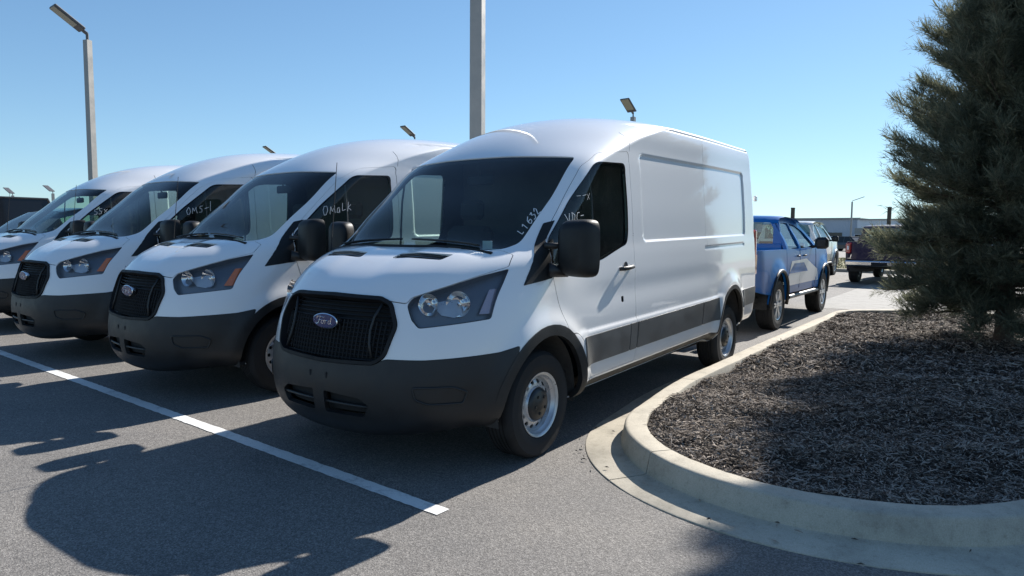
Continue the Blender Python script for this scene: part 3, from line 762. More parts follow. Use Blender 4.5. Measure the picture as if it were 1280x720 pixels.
    for y in (-.50, .50):
        s_ = MB().box((1.55, y-.26, .80), (2.05, y+.26, .95), .05).box((1.98, y-.25, .92), (2.14, y+.25, 1.55), .06, rot=Matrix.Rotation(math.radians(10), 3, 'Y')).box((2.08, y-.13, 1.60), (2.18, y+.13, 1.78), .04)
        s_.build('seat', M['seat_cloth'], van)
    MB().box((1.60, -.13, 1.86), (1.625, .13, 1.94), .015).tube([(1.61, 0, 1.93), (1.56, 0, 2.03)], .008, 6).build('cabin_mirror', M['dark'], van)
    m = MB(); cw = Vector((1.50, -.50, 1.25)); rt = Matrix.Rotation(math.radians(-30), 3, 'Y'); ring = [tuple(cw+rt @ Vector((0, .19*math.cos(a), .19*math.sin(a)))) for a in np.linspace(0, 2*math.pi, 29)]
    m.tube(ring, .014, 6, cap=False).tube([ring[0], ring[14]], .02, 6).tube([tuple(cw), (1.25, -.50, 1.12)], .03, 8); m.build('steering_wheel', M['dark'], van)
    # antenna whip on the roof front and small roof nub
    MB().tube([(.86, .905, 1.33), (.865, .905, 1.40), (.93, .905, 2.03)], [.012, .004, .0025], 6).build('antenna', M['dark'], van)
    # wheels
    for cx in (FW, RW):
        for sg in (-1, 1):
            w = make_wheel(parent=van); w.location = (cx, sg*.868, .356)
            if sg > 0: w.rotation_euler = (0, R.uniform(0, 1), math.pi)
            else: w.rotation_euler = (0, R.uniform(0, 1), 0)
    return van
M['grey_clad'] = varied('grey_moulding', (.10, .10, .097), .25, 6, .42, bmp=.2, bscale=800)
M['lamp_housing_inner'] = mat('lamp_bowl_grey', (.16, .16, .17), .34, .7); M['grille_black'] = varied('grille_black', (.008, .008, .009), .2, 9, .62, spec=.3)
M['mirror_black'] = varied('mirror_black', (.010, .0105, .011), .2, 6, .5, spec=.35, bmp=.15, bscale=900)
M['hub_plastic'] = mat('hub_plastic', (.016, .017, .018), .38)
M['housing'] = varied('wheel_housing', (.045, .042, .04), .4, 14, .95, bmp=.4, bscale=120)

# ------------------------------------------------------------------ ground
def gz(x, y):
    """the lot rises very slightly towards the far rows on the left"""
    return .007*max(0, y+1) if y < 40 else .287
def sheet(name, poly, z, m, cell=2.0, kind='structure', label=None, slope=True, top=None):
    poly = np.array(poly, float); x0, y0 = poly.min(0); x1, y1 = poly.max(0)
    gx = np.arange(x0, x1, cell); gy = np.arange(y0, y1, cell); g = np.stack(np.meshgrid(gx, gy), -1).reshape(-1, 2)
    g = g[inpoly(g, poly)] if len(g) else g
    V2, T = cdt(g, [densify(poly, cell)]); c = V2[T].mean(1); T = T[inpoly(c, poly)]
    V = [(a, b, z+(gz(a, b) if slope else 0)) for a, b in V2]
    a = V2[T[:, 1]]-V2[T[:, 0]]; b = V2[T[:, 2]]-V2[T[:, 0]]; fl = (a[:, 0]*b[:, 1]-a[:, 1]*b[:, 0]) < 0; T[fl] = T[fl][:, ::-1]
    o = mesh(name, V, T.tolist(), m); tag(o, label, kind=kind); return o
def asphalt():
    m = mat('asphalt', (.12, .12, .12), .85, spec=.35); N, L, B = nodes(m); o = gobj(N)
    sp = N.new('ShaderNodeTexVoronoi'); sp.inputs['Scale'].default_value = 150; L.new(o, sp.inputs['Vector'])
    n1 = noise(N, L, 1.1, 6, .65, o); n2 = noise(N, L, 320, 3, .7, o); n4 = noise(N, L, 45, 5, .8, o)
    c1 = ramp(N, L, sp.outputs['Color'], [(.12, (.112, .107, .101)), (.5, (.174, .165, .154)), (.88, (.275, .262, .243))])
    c2 = ramp(N, L, n2.outputs[0], [(.35, (.62, .62, .62)), (.65, (1.3, 1.3, 1.3))])
    c3 = ramp(N, L, n1.outputs[0], [(.3, (.86, .86, .88)), (.7, (1.12, 1.1, 1.08))])
    c4 = ramp(N, L, n4.outputs[0], [(.35, (.8, .8, .8)), (.7, (1.2, 1.2, 1.2))])
    x = mixc(N, L, 1., c1.outputs[0], c2.outputs[0], 'MULTIPLY'); x = mixc(N, L, 1., x, c3.outputs[0], 'MULTIPLY'); x = mixc(N, L, 1., x, c4.outputs[0], 'MULTIPLY')
    # water-dried scuffs and salt marks
    n5 = noise(N, L, 2.3, 9, .78, o, 1.2); s5 = ramp(N, L, n5.outputs[0], [(.60, (0, 0, 0)), (.78, (.22, .22, .22))])
    n6 = noise(N, L, .55, 5, .6, o, .6); s6 = ramp(N, L, n6.outputs[0], [(.30, (.62, .62, .64)), (.44, (1, 1, 1)), (.62, (1, 1, 1)), (.75, (1.12, 1.10, 1.07))]); x = mixc(N, L, .8, x, s6.outputs[0], 'MULTIPLY')
    # fine hairline cracks
    vc = N.new('ShaderNodeTexVoronoi'); vc.feature = 'DISTANCE_TO_EDGE'; vc.inputs['Scale'].default_value = .42; dn = noise(N, L, 2.4, 6, .7, o); dv = N.new('ShaderNodeVectorMath'); dv.operation = 'MULTIPLY_ADD'; L.new(dn.outputs[1], dv.inputs[0]); dv.inputs[1].default_value = (.8, .8, 0); L.new(o, dv.inputs[2]); L.new(dv.outputs[0], vc.inputs['Vector'])
    sc_ = ramp(N, L, vc.outputs['Distance'], [(.0, (.55, .55, .56)), (.0035, (1, 1, 1))]); mk_ = ramp(N, L, n1.outputs[0], [(.52, (0, 0, 0)), (.6, (1, 1, 1))]); x = mixc(N, L, mk_.outputs[0], x, mixc(N, L, 1., x, sc_.outputs[0], 'MULTIPLY'))
    x = mixc(N, L, s5.outputs[0], x, (.30, .29, .28)); L.new(x, B.inputs['Base Color'])
    v2 = N.new('ShaderNodeTexVoronoi'); v2.inputs['Scale'].default_value = 150; v2.feature = 'F1'; L.new(o, v2.inputs['Vector'])
    a = N.new('ShaderNodeMath'); a.operation = 'ADD'; L.new(v2.outputs['Distance'], a.inputs[0]); L.new(n4.outputs[0], a.inputs[1])
    bump(N, L, B, a.outputs[0], .5, .004)
    return m
M['asphalt'] = asphalt()
def linepaint():
    m = mat('line_paint', (.70, .70, .68), .6); N, L, B = nodes(m); o = gobj(N)
    n = noise(N, L, 38, 8, .75, o); n2 = noise(N, L, 4, 3, .6, o); a = N.new('ShaderNodeMath'); a.operation = 'ADD'; L.new(n.outputs[0], a.inputs[0]); L.new(n2.outputs[0], a.inputs[1])
    c = ramp(N, L, a.outputs[0], [(.66, (.17, .17, .165)), (.80, (.52, .52, .51)), (1.15, (.74, .74, .72))]); L.new(c.outputs[0], B.inputs['Base Color'])
    v = N.new('ShaderNodeTexVoronoi'); v.inputs['Scale'].default_value = 150; L.new(o, v.inputs['Vector']); bump(N, L, B, v.outputs['Distance'], .5, .004); return m
M['line'] = linepaint()
def concrete(name, col, seed=0):
    m = mat(name, col, .85, spec=.3); N, L, B = nodes(m); o = gobj(N)
    n = noise(N, L, 3.5, 9, .7, o); n2 = noise(N, L, 160, 4, .7, o); n3 = noise(N, L, 28, 6, .75, o)
    c = ramp(N, L, n.outputs[0], [(.28, tuple(x*.72 for x in col)), (.5, col), (.75, tuple(min(1, x*1.18) for x in col))])
    c2 = ramp(N, L, n2.outputs[0], [(.33, (.82, .81, .79)), (.7, (1.1, 1.1, 1.1))]); c3 = ramp(N, L, n3.outputs[0], [(.25, (.72, .70, .66)), (.45, (1, 1, 1))])
    x = mixc(N, L, 1., c.outputs[0], c2.outputs[0], 'MULTIPLY'); x = mixc(N, L, .8, x, c3.outputs[0], 'MULTIPLY'); L.new(x, B.inputs['Base Color'])
    bump(N, L, B, n2.outputs[0], .35, .002); return m
M['kerb'] = concrete('kerb_concrete', (.46, .42, .345)); M['pan'] = concrete('pan_concrete', (.47, .45, .405)); M['far_road'] = concrete('far_road_concrete', (.29, .28, .262))
# one sheet to the horizon
gr = [(-30, -40), (1200, -40), (1200, 1100), (-30, 1100)]
V = []; F = []
xs = [-1500, -300, -60, -20, -8, -4, -2, 0, 2, 4, 6, 9, 12, 16, 20, 30, 60, 200, 600, 1800]; ys = [-1500, -400, -80, -30, -10, -4, -1, 1, 3, 5, 7, 9, 12, 20, 40, 41, 80, 300, 1800]
for yy in ys:
    for xx in xs: V.append((xx, yy, gz(xx, yy)))
nx = len(xs); F = [(j*nx+i, j*nx+i+1, (j+1)*nx+i+1, (j+1)*nx+i) for j in range(len(ys)-1) for i in range(nx-1)]
tag(mesh('ground', V, F, M['asphalt']), 'grey asphalt of the sales lot, speckled and partly in van shadow', kind='structure')
def ribbon(name, a, b, w, m, z=.004, rough=.004, label=None, cat=None, kind='structure', group=None):
    a = Vector(a); b = Vector(b); d = (b-a); n = max(2, int(d.length/.04)); t = d.normalized(); s = Vector((-t.y, t.x)); V = []
    for i in range(n+1):
        p = a+d*i/n
        for sg in (-1, 1):
            q = p+s*sg*(w/2+R.uniform(-rough, rough)); V.append((q.x, q.y, gz(q.x, q.y)+z))
    o = mesh(name, V, [(2*i, 2*i+2, 2*i+3, 2*i+1) for i in range(n)], m); tag(o, label, kind=kind); return o
ribbon('parking_line', (-.045, -1.06), (.045+.045*17, 19), .10, M['line'], label='long white painted line running past the fronts of the vans')

# ------------------------------------------------------------------ kerbed island with mulch and a tree
IC = np.array([2.22, -2.53]); IR = 1.37
def island(off):
    """outline of the kerb's outer top edge moved outwards by off; nose is round, far end square-ish"""
    P = []; r = IR+off
    P.append((10.75+off, -1.06+off)); P.append((3.2, -1.035+off))
    for a in np.linspace(100, 262, 26): P.append((IC[0]+r*math.cos(math.radians(a)), IC[1]+r*math.sin(math.radians(a))))
    P.append((3.6, -3.98-off)); P.append((11.9+off, -4.3-off)); P.append((11.9+off, -2.4)); 
    return np.array(P)
def island_s(off): return densify(roundpoly(island(off), .35, k=5), .12)
base = island_s(0.0)
def ring_at(off): return offset(base, off)
prof = [(.276, -.01), (.275, .006), (.268, .009), (.045, .018), (.030, .024), (.006, .138), (.0, .148), (-.010, .154), (-.020, .156), (-.135, .156), (-.145, .154), (-.150, .146), (-.152, .0)]
# split the ring into cast lengths with narrow joints
cum = np.concatenate([[0], np.cumsum(np.linalg.norm(np.diff(np.vstack([base, base[:1]]), axis=0), axis=1))]); total = cum[-1]
rings = [ring_at(o) for o, z in prof]
def ring_pt(k, s):
    s = s % total; i = min(np.searchsorted(cum, s, side='right')-1, len(base)-1); f = (s-cum[i])/max(cum[i+1]-cum[i], 1e-9)
    a, b = rings[k][i], rings[k][(i+1) % len(base)]; return a*(1-f)+b*f
jd = np.hypot(base[:, 0]-1.13, base[:, 1]+1.72); s_joint = cum[np.argmin(jd)]
kerb = empty('kerb', (4, -2.5, 0)); tag(kerb, 'pale concrete kerb with gutter pan curving round the mulch island', 'kerb')
nseg = max(2, round(total/2.45)); Ls = total/nseg
for q in range(nseg):
    a = s_joint+q*Ls+.004; b = s_joint+(q+1)*Ls-.004; n = 24; V = []; F = []; mp_ = len(prof)
    for i in range(n+1):
        s = a+(b-a)*i/n
        for k, (o, z) in enumerate(prof):
            p = ring_pt(k, s); dz = .0015*math.sin(s*7+k)+.001*math.sin(s*23); V.append((p[0]-4, p[1]+2.5, z+dz))
    for i in range(n): F += [(i*mp_+k, (i+1)*mp_+k, (i+1)*mp_+k+1, i*mp_+k+1) for k in range(mp_-1)]
    F += [tuple(range(mp_-1, -1, -1)), tuple(n*mp_+k for k in range(mp_))]
    o = mesh('kerb_segment', V, F, M['kerb'], kerb, smooth=False)
    o.data.polygons.foreach_set('use_smooth', [True]*len(o.data.polygons)); o.data.set_sharp_from_angle(angle=math.radians(40))
# mulch bed: dark soil under thousands of bark shreds
inner = offset(base, -.145)
def mh(x, y): return .125+.035*np.sin(x*1.7+1)*np.cos(y*2.1)+.02*np.sin(x*5.1+y*3.3)+.012*np.sin(x*13+2*y)*np.sin(y*11)+.05*np.clip(.5-np.hypot(x-7.9, y+3.45)*.35, 0, 1)
def bark(name, lo, mid, hi):
    m = mat(name, mid, .9, spec=.25); N, L, B = nodes(m); g = N.new('ShaderNodeNewGeometry'); o = gobj(N)
    n = noise(N, L, 55, 4, .7, o); v = N.new('ShaderNodeTexWhiteNoise'); 
    r = N.new('ShaderNodeMath'); r.operation = 'MULTIPLY_ADD'; L.new(g.outputs['Random Per Island'], r.inputs[0]); r.inputs[1].default_value = .75; L.new(n.outputs[0], r.inputs[2])
    c = ramp(N, L, r.outputs[0], [(.35, lo), (.8, mid), (1.2, hi)]); L.new(c.outputs[0], B.inputs['Base Color']); N.remove(v); return m
M['soil'] = bark('mulch_bed', (.02, .015, .012), (.045, .034, .027), (.08, .06, .05))
M['bark'] = bark('bark_shreds', (.026, .021, .018), (.078, .061, .050), (.33, .28, .235))
gx, gy = np.arange(inner[:, 0].min(), inner[:, 0].max(), .07), np.arange(inner[:, 1].min(), inner[:, 1].max(), .07)
G2 = np.stack(np.meshgrid(gx, gy), -1).reshape(-1, 2)+NR.uniform(-.02, .02, (len(gx)*len(gy), 2)); G2 = G2[inpoly(G2, offset(inner, -.02))]
V2, T2 = cdt(G2, [inner]); T2 = T2[inpoly(V2[T2].mean(1), inner)]
ed = np.zeros(len(V2)); hz = mh(V2[:, 0], V2[:, 1])-.015+NR.uniform(-.012, .012, len(V2)); V3 = np.column_stack([V2, hz]).tolist()
tag(mesh('mulch_bed', V3, T2.tolist(), M['soil']), 'dark soil bed inside the kerbed island', kind='structure')
def shreds(n, lo, hi, wl, wh, region):
    C2 = []
    while sum(len(c) for c in C2) < n:
        p = np.stack([region[0]+(region[1]-region[0])*NR.random(n), -4.3+3.3*NR.random(n)], 1); C2.append(p[inpoly(p, offset(inner, -.01))])
    c = np.concatenate(C2)[:n]; l = NR.uniform(lo, hi, n)*NR.choice([.6, 1, 1, 1.6], n); w = NR.uniform(wl, wh, n); a = NR.uniform(0, math.pi, n); ti = NR.normal(0, .22, n); ro = NR.normal(0, .5, n)
    t = np.stack([np.cos(a)*np.cos(ti), np.sin(a)*np.cos(ti), np.sin(ti)], 1); s = np.stack([-np.sin(a)*np.cos(ro), np.cos(a)*np.cos(ro), np.sin(ro)], 1); nn = np.cross(t, s)
    z = mh(c[:, 0], c[:, 1])+NR.uniform(-.008, .014, n); P = np.column_stack([c, z]); bend = NR.normal(0, .12, n)
    A = P-t*l[:, None]/2-s*w[:, None]*.3; Bq = P-t*l[:, None]/2+s*w[:, None]*.3; Cq = P+s*w[:, None]/2+nn*(l*bend)[:, None]; D = P-s*w[:, None]/2+nn*(l*bend)[:, None]; E = P+t*l[:, None]/2
    V = np.stack([A, Bq, Cq, D, E], 1).reshape(-1, 3); k = np.arange(n)*5
    F = np.concatenate([np.stack([k, k+1, k+2], 1), np.stack([k, k+2, k+3], 1), np.stack([k+3, k+2, k+4], 1)]); return V, F
Va, Fa = shreds(48000, .02, .065, .003, .010, (.9, 4.6)); Vc, Fc = shreds(3500, .045, .09, .008, .015, (.9, 7.5)); Vb, Fb = shreds(30000, .04, .10, .006, .018, (4.4, 12.0))
tag(mesh('bark_mulch', np.concatenate([Va, Vb, Vc]), np.concatenate([Fa, Fb+len(Va), Fc+len(Va)+len(Vb)]), M['bark']), 'shredded brown bark mulch filling the kerbed island', 'mulch', kind='stuff')
# a few shreds and pebbles spilled in the gutter
n = 60; P = []
m = MB()
for i in range(n):
    s = R.uniform(s_joint-1.0, s_joint+4.5); o = R.choice([.03, .05, .2, .27, .29])+R.uniform(-.02, .03); i0 = np.searchsorted(cum, s % total, side='right')-1
    nrm = (ring_at(.1)[i0 % len(base)]-base[i0 % len(base)])/.1; p = base[i0 % len(base)]+nrm*o; l = R.uniform(.008, .03); a = R.uniform(0, 3.1)
    q = Vector((p[0]+R.uniform(-.05, .05), p[1]+R.uniform(-.05, .05), .026 if o < .2 else .016)); t = Vector((math.cos(a), math.sin(a), 0))*l; s_ = Vector((-math.sin(a), math.cos(a), 0))*R.uniform(.003, .006)
    m.add([q-t, q-s_, q+t, q+s_, q+Vector((0, 0, .007))], [(0, 1, 4), (1, 2, 4), (2, 3, 4), (3, 0, 4)])
tag(m.build('gutter_litter', M['bark']), 'scattered bark crumbs lying in the gutter along the kerb', 'litter', kind='stuff')

# ------------------------------------------------------------------ the conifer
def leaf_mat():
    m = mat('conifer_leaf', (.06, .075, .05), .75, spec=.25); N, L, B = nodes(m); o = gobj(N)
    g = N.new('ShaderNodeNewGeometry'); n = noise(N, L, 2.2, 5, .7, o); r = N.new('ShaderNodeMath'); r.operation = 'MULTIPLY_ADD'; L.new(g.outputs['Random Per Island'], r.inputs[0]); r.inputs[1].default_value = .5; L.new(n.outputs[0], r.inputs[2])
    c = ramp(N, L, r.outputs[0], [(.3, (.060, .076, .050)), (.65, (.105, .120, .082)), (1.0, (.22, .22, .145))]); L.new(c.outputs[0], B.inputs['Base Color'])
    N2 = N.new('ShaderNodeBsdfTranslucent'); L.new(c.outputs[0], N2.inputs[0]); mx = N.new('ShaderNodeMixShader'); mx.inputs[0].default_value = .45
    out = [x for x in N if x.type == 'OUTPUT_MATERIAL'][0]; L.new(B.outputs[0], mx.inputs[1]); L.new(N2.outputs[0], mx.inputs[2]); L.new(mx.outputs[0], out.inputs[0]); return m
M['leaf'] = leaf_mat(); M['trunk'] = varied('tree_bark', (.085, .062, .05), .4, 12, .95, bmp=.8, bscale=60)
TX, TY = 7.9, -3.50
def crown_r(z, a):
    k = np.clip((z-.25)/7.6, 0, 1); r = (1.46+.12*float(sstep(1.2, 2.5, z)))*(1-k**1.7)*sstep(-.06, .04, k)*(.80+.20*sstep(.3, 2.0, z))+.05
    return r*(1+.06*np.sin(3*a+z*1.3)+.05*np.sin(5*a-z*2.1+1))
tree = empty('conifer_tree', (TX, TY, .15)); tag(tree, 'dense dark feathery conifer standing on the mulch island', 'tree')
tr = MB(); pts = [(.02*math.sin(z*1.7), .02*math.cos(z*1.3)-0.095*max(0, z-1.5), z) for z in np.linspace(-.1, 7.4, 24)]; tr.tube(pts, [.095*(1-z/8.2)+.045*max(0, .25-z)*2 for z in np.linspace(-.1, 7.4, 24)], 10)
tr.build('trunk', M['trunk'], tree, smooth=True)
limb = MB(); FR = []; LP = []; LD = []
nb = 820
for i in range(nb):
    z0 = .46+6.3*(i/nb)**1.0+R.uniform(-.1, .1); a = i*2.39996+R.uniform(-.3, .3); up = R.uniform(.35, .95)
    z1 = z0+up*.6; r = float(crown_r(np.array(z1), np.array(a)))*R.uniform(.70, 1.06)
    up = -.10+.90*float(sstep(.3, 3.2, z0))+R.uniform(-.22, .25)
    P0 = Vector((0, 0, z0)); d = Vector((math.cos(a), math.sin(a), 0)); pts = []
    for t in np.linspace(0, 1, 7):
        p = P0+d*r*t+Vector((0, 0, up*r*(.35*t+.75*t*t)*.6-.05*t)); p += Vector((R.uniform(-.03, .03), R.uniform(-.03, .03), R.uniform(-.02, .02)))*t; pts.append(p)
    limb.tube([q-Vector((0, 0.095*max(0, q.z-1.5), 0)) for q in pts], [.020*(1-.85*t) for t in np.linspace(0, 1, 7)], 4, cap=False)
    # side sprays along the outer two thirds of each limb
    for _ in range(52):
        t = R.uniform(.12, 1.0)**.75; k = min(int(t*6), 5); p = pts[k].lerp(pts[k+1], t*6-k); tg = (pts[k+1]-pts[k]).normalized()
        sp = R.uniform(.10, .36)*(1.25-t*.45); sd = Vector((R.gauss(0, 1), R.gauss(0, 1), R.gauss(0, .7))).normalized(); dd = (tg*.9+sd*.75+Vector((0, 0, .40))).normalized()
        if t > .55 and R.random() < .8: fo = (tg*.8+Vector((R.gauss(0, .35), R.gauss(0, .35), .55))).normalized(); pf = p-Vector((0, 0.095*max(0, p.z-1.5), 0)); FR.append((*pf, *fo))
        LP.append((p-Vector((0, 0.095*max(0, p.z-1.5), 0)), dd, sp))
limb.build('limbs', M['trunk'], tree)
LPn = np.array([[*p, *d, l] for p, d, l in LP]); ns = len(LPn); per = 23
base_ = np.repeat(LPn, per, 0); t = NR.random(len(base_)); Pp = base_[:, :3]+base_[:, 3:6]*(base_[:, 6]*t)[:, None]+NR.normal(0, .022, (len(base_), 3))
dr_ = base_[:, 3:6]+NR.normal(0, .58, (len(base_), 3)); dr_ /= np.linalg.norm(dr_, axis=1, keepdims=True)
ln = NR.uniform(.045, .13, len(base_)); wd = NR.uniform(.004, .0095, len(base_)); sd = np.cross(dr_, NR.normal(0, 1, (len(base_), 3))); sd /= np.maximum(np.linalg.norm(sd, axis=1, keepdims=True), 1e-9)
# loose thread-like twig ends that stand out from the outline
nf = len(FR); FRn = np.repeat(np.array(FR), 2, 0); fd = FRn[:, 3:6]+NR.normal(0, .22, (len(FRn), 3)); fd /= np.linalg.norm(fd, axis=1, keepdims=True); fl_ = NR.uniform(.07, .26, len(FRn)); fs = np.cross(fd, NR.normal(0, 1, (len(FRn), 3))); fs /= np.maximum(np.linalg.norm(fs, axis=1, keepdims=True), 1e-9)
f0 = FRn[:, :3]-fs*.0011; f1 = FRn[:, :3]+fs*.0011; fm_ = FRn[:, :3]+fd*(fl_*.55)[:, None]+fs*.0009; f2 = FRn[:, :3]+fd*fl_[:, None]+np.array([0, 0, 1])*(fl_*.22)[:, None]
q0 = Pp-sd*wd[:, None]/2; q1 = Pp+sd*wd[:, None]/2+dr_*(ln*.3)[:, None]; q2 = Pp+dr_*ln[:, None]
V = np.concatenate([np.stack([q0, q1, q2], 1).reshape(-1, 3), np.stack([f0, f1, fm_], 1).reshape(-1, 3), np.stack([f1, f2, fm_], 1).reshape(-1, 3)]); F = np.arange(len(V)).reshape(-1, 3)
cr = mesh('crown', V, F, M['leaf'], tree); tag(cr, kind='stuff')
t2 = copy_tree(tree); t2.location = (10.6, -5.35, .1); t2.rotation_euler = (0, 0, 2.1); t2.scale = (1.0, 1.0, .97); tag(t2, 'second conifer behind the first, past the right edge of the photo', 'tree')
# ------------------------------------------------------------------ the row of vans
van = make_van(); tag(van, 'white cargo van nearest the camera, beside the kerbed island, 1632 chalked on its windshield', 'van', 'white cargo vans parked in a row')
SPOTS = [(.157, 2.867, -.081, 'second white cargo van, one stall left of the nearest van'),
         (.275, 5.528, -.062, 'third white cargo van from the island, its headlight left of the second van'),
         (.56, 8.60, -.055, 'leftmost white cargo van, partly cut off by the photo edge')]
vans = [van]
for x, y, rz_, lab in SPOTS:
    c = copy_tree(van); c.location = (x, y, gz(x, y)); c.rotation_euler = (0, 0, rz_); tag(c, lab, 'van', 'white cargo vans parked in a row'); vans.append(c)
for v in (van,):   # nearest van's amber marker, with pinkish reflections put into its colour
    for h in [o for o in v.children if o.name.split('.')[0] == 'headlight']:
        for k in h.children:
            if k.name.split('.')[0] == 'side_marker': k.material_slots[0].link = 'OBJECT'; k.material_slots[0].material = M['sheen_marker']
# chalk writing
def P_(x, y, z): return ('p', x, y, z)
def glyphs(txt, o, ux, uz, size):
    G = {'1': [[(.1, .7), (.35, 1), (.35, 0)]], '6': [[(.6, .95), (.2, .7), (.05, .3), (.25, 0), (.55, .1), (.6, .4), (.35, .55), (.1, .4)]], '3': [[(.1, .95), (.5, .95), (.3, .6), (.6, .4), (.45, .05), (.05, .05)]],
         '2': [[(.1, .75), (.35, 1), (.6, .75), (.1, .05), (.75, .0)]], 'L': [[(.1, 1), (.15, .1), (.6, .15)]], 'O': [[(.3, 1), (.05, .6), (.1, .1), (.4, 0), (.6, .4), (.5, .9), (.3, 1)]], 'M': [[(.05, 0), (.1, .9), (.35, .3), (.6, .9), (.7, 0)]],
         'S': [[(.6, .9), (.2, .9), (.15, .6), (.5, .4), (.45, .05), (.05, .05)]], 'C': [[(.6, .9), (.2, .85), (.05, .4), (.2, .05), (.6, .1)]], 'k': [[(.1, 1), (.1, 0)], [(.5, .6), (.12, .3), (.55, 0)]], 'a': [[(.5, .5), (.15, .5), (.1, .1), (.45, .1), (.5, .5), (.55, 0)]],
         'V': [[(.05, .9), (.3, 0), (.6, .9)]], 'D': [[(.1, 0), (.1, 1), (.5, .7), (.5, .2), (.1, 0)]], 'x': [[(.05, .6), (.5, 0)], [(.5, .6), (.05, 0)]], 'l': [[(.1, 1.3), (.15, -.1)]], '-': [[(.05, .45), (.6, .5)]]}
    out = []; adv = 0
    for ch in txt:
        for st in G.get(ch, []): out.append([tuple(np.array(o)+np.array(ux)*(adv+a)*size+np.array(uz)*b*size) for a, b in [(a_+R.uniform(-.06, .06), b_+R.uniform(-.07, .07)) for a_, b_ in st]])
        adv += .85+R.uniform(-.12, .1)
    return out
wu = (.098, .002, .0745); wu = np.array([.80, .05, .62]); wu /= np.linalg.norm(wu); wv = np.array([.32, .80, .35]); wv /= np.linalg.norm(wv)
pl = glyphs('L1632', (1.02, .815, 1.455), wu, -np.array([.25, .85, .20])*-.0+np.array([.10, -.75, .45]), .062)
pl = [[('p', *q) for q in s] for s in pl]
strokes_on(pl, M['chalk'], 'chalk_writing', van, .0062)
def side_txt(v, txt, x, z, size, name='chalk_writing', w=.0055, slant=.12):
    pl = glyphs(txt, (x, z), (1, slant), (.1, 1), size); pl = [[('s', *q) for q in s] for s in pl]; return strokes_on(pl, M['chalk'], name, v, w)
side_txt(van, 'VDC-', 1.33, 1.545, .065, w=.005); side_txt(van, 'aCl', 1.34, 1.475, .045, w=.004); side_txt(van, '--x', 1.50, 1.70, .07, w=.003)
side_txt(vans[1], 'OMaLk', 1.42, 1.60, .085, slant=.18); side_txt(vans[2], 'OMS-l', 1.45, 1.62, .085, slant=.2); side_txt(vans[3], 'SSx', 1.45, 1.64, .085, slant=.25)
# folded paper on the dash behind the glass and a hang tag
pp = MB().box((.90, -.70, 1.365), (.98, -.60, 1.375)).box((.90, -.66, 1.37), (.903, -.58, 1.43)); pp.build('dash_paper', M['paper'], van)

# ------------------------------------------------------------------ pickups and other vehicles
def side_panel(name, outer, holes, yf, m, parent, sg, thick=.05, grid=.10, fine=None):
    """body side cut from its outline in x-z; yf gives the half width"""
    outer = np.array(outer, float); x0, z0 = outer.min(0); x1, z1 = outer.max(0)
    g = np.stack(np.meshgrid(np.arange(x0+.01, x1, grid), np.arange(z0+.01, z1, grid*.7)), -1).reshape(-1, 2); g = g[inpoly(g, offset(outer, -.02))]
    for h in holes: g = g[~inpoly(g, offset(np.array(h), .015))]
    V2, T = cdt(g, [densify(outer, grid)]+[densify(np.array(h), grid) for h in holes]); c = V2[T].mean(1); k = inpoly(c, outer)
    for h in holes: k &= ~inpoly(c, np.array(h))
    T = T[k]; y = yf(V2[:, 0], V2[:, 1]); V3 = np.stack([V2[:, 0], y, V2[:, 1]], 1); a = np.cross(V3[T[:, 1]]-V3[T[:, 0]], V3[T[:, 2]]-V3[T[:, 0]]); T[a[:, 1] < 0] = T[a[:, 1] < 0][:, ::-1]
    I3 = V3-[0, thick, 0]; e = np.concatenate([T[:, [0, 1]], T[:, [1, 2]], T[:, [2, 0]]]); u, idx, cnt = np.unique(np.sort(e, 1), axis=0, return_index=True, return_counts=True); be = e[idx[cnt == 1]]
    n = len(V3); F = T.tolist()+(T[:, ::-1]+n).tolist()+[[j, i, n+i, n+j] for i, j in be.tolist()]; V = np.concatenate([V3, I3])
    if sg < 0: V[:, 1] *= -1; F = [f[::-1] for f in F]
    o = mesh(name, V, F, m, parent, smooth=True); o.data.set_sharp_from_angle(angle=math.radians(35)); return o
def arcp(cx, cz, r, a0, a1, n=14): return [(cx+r*math.cos(math.radians(a)), cz+r*math.sin(math.radians(a))) for a in np.linspace(a0, a1, n)]
def loft(rings, caps=True):
    """rings of equal length -> one closed skin"""
    n = len(rings[0]); V = [tuple(p) for r in rings for p in r]; F = [(j*n+i, j*n+(i+1) % n, (j+1)*n+(i+1) % n, (j+1)*n+i) for j in range(len(rings)-1) for i in range(n)]
    if caps: F += [tuple(range(n))[::-1], tuple((len(rings)-1)*n+i for i in range(n))]
    return V, F
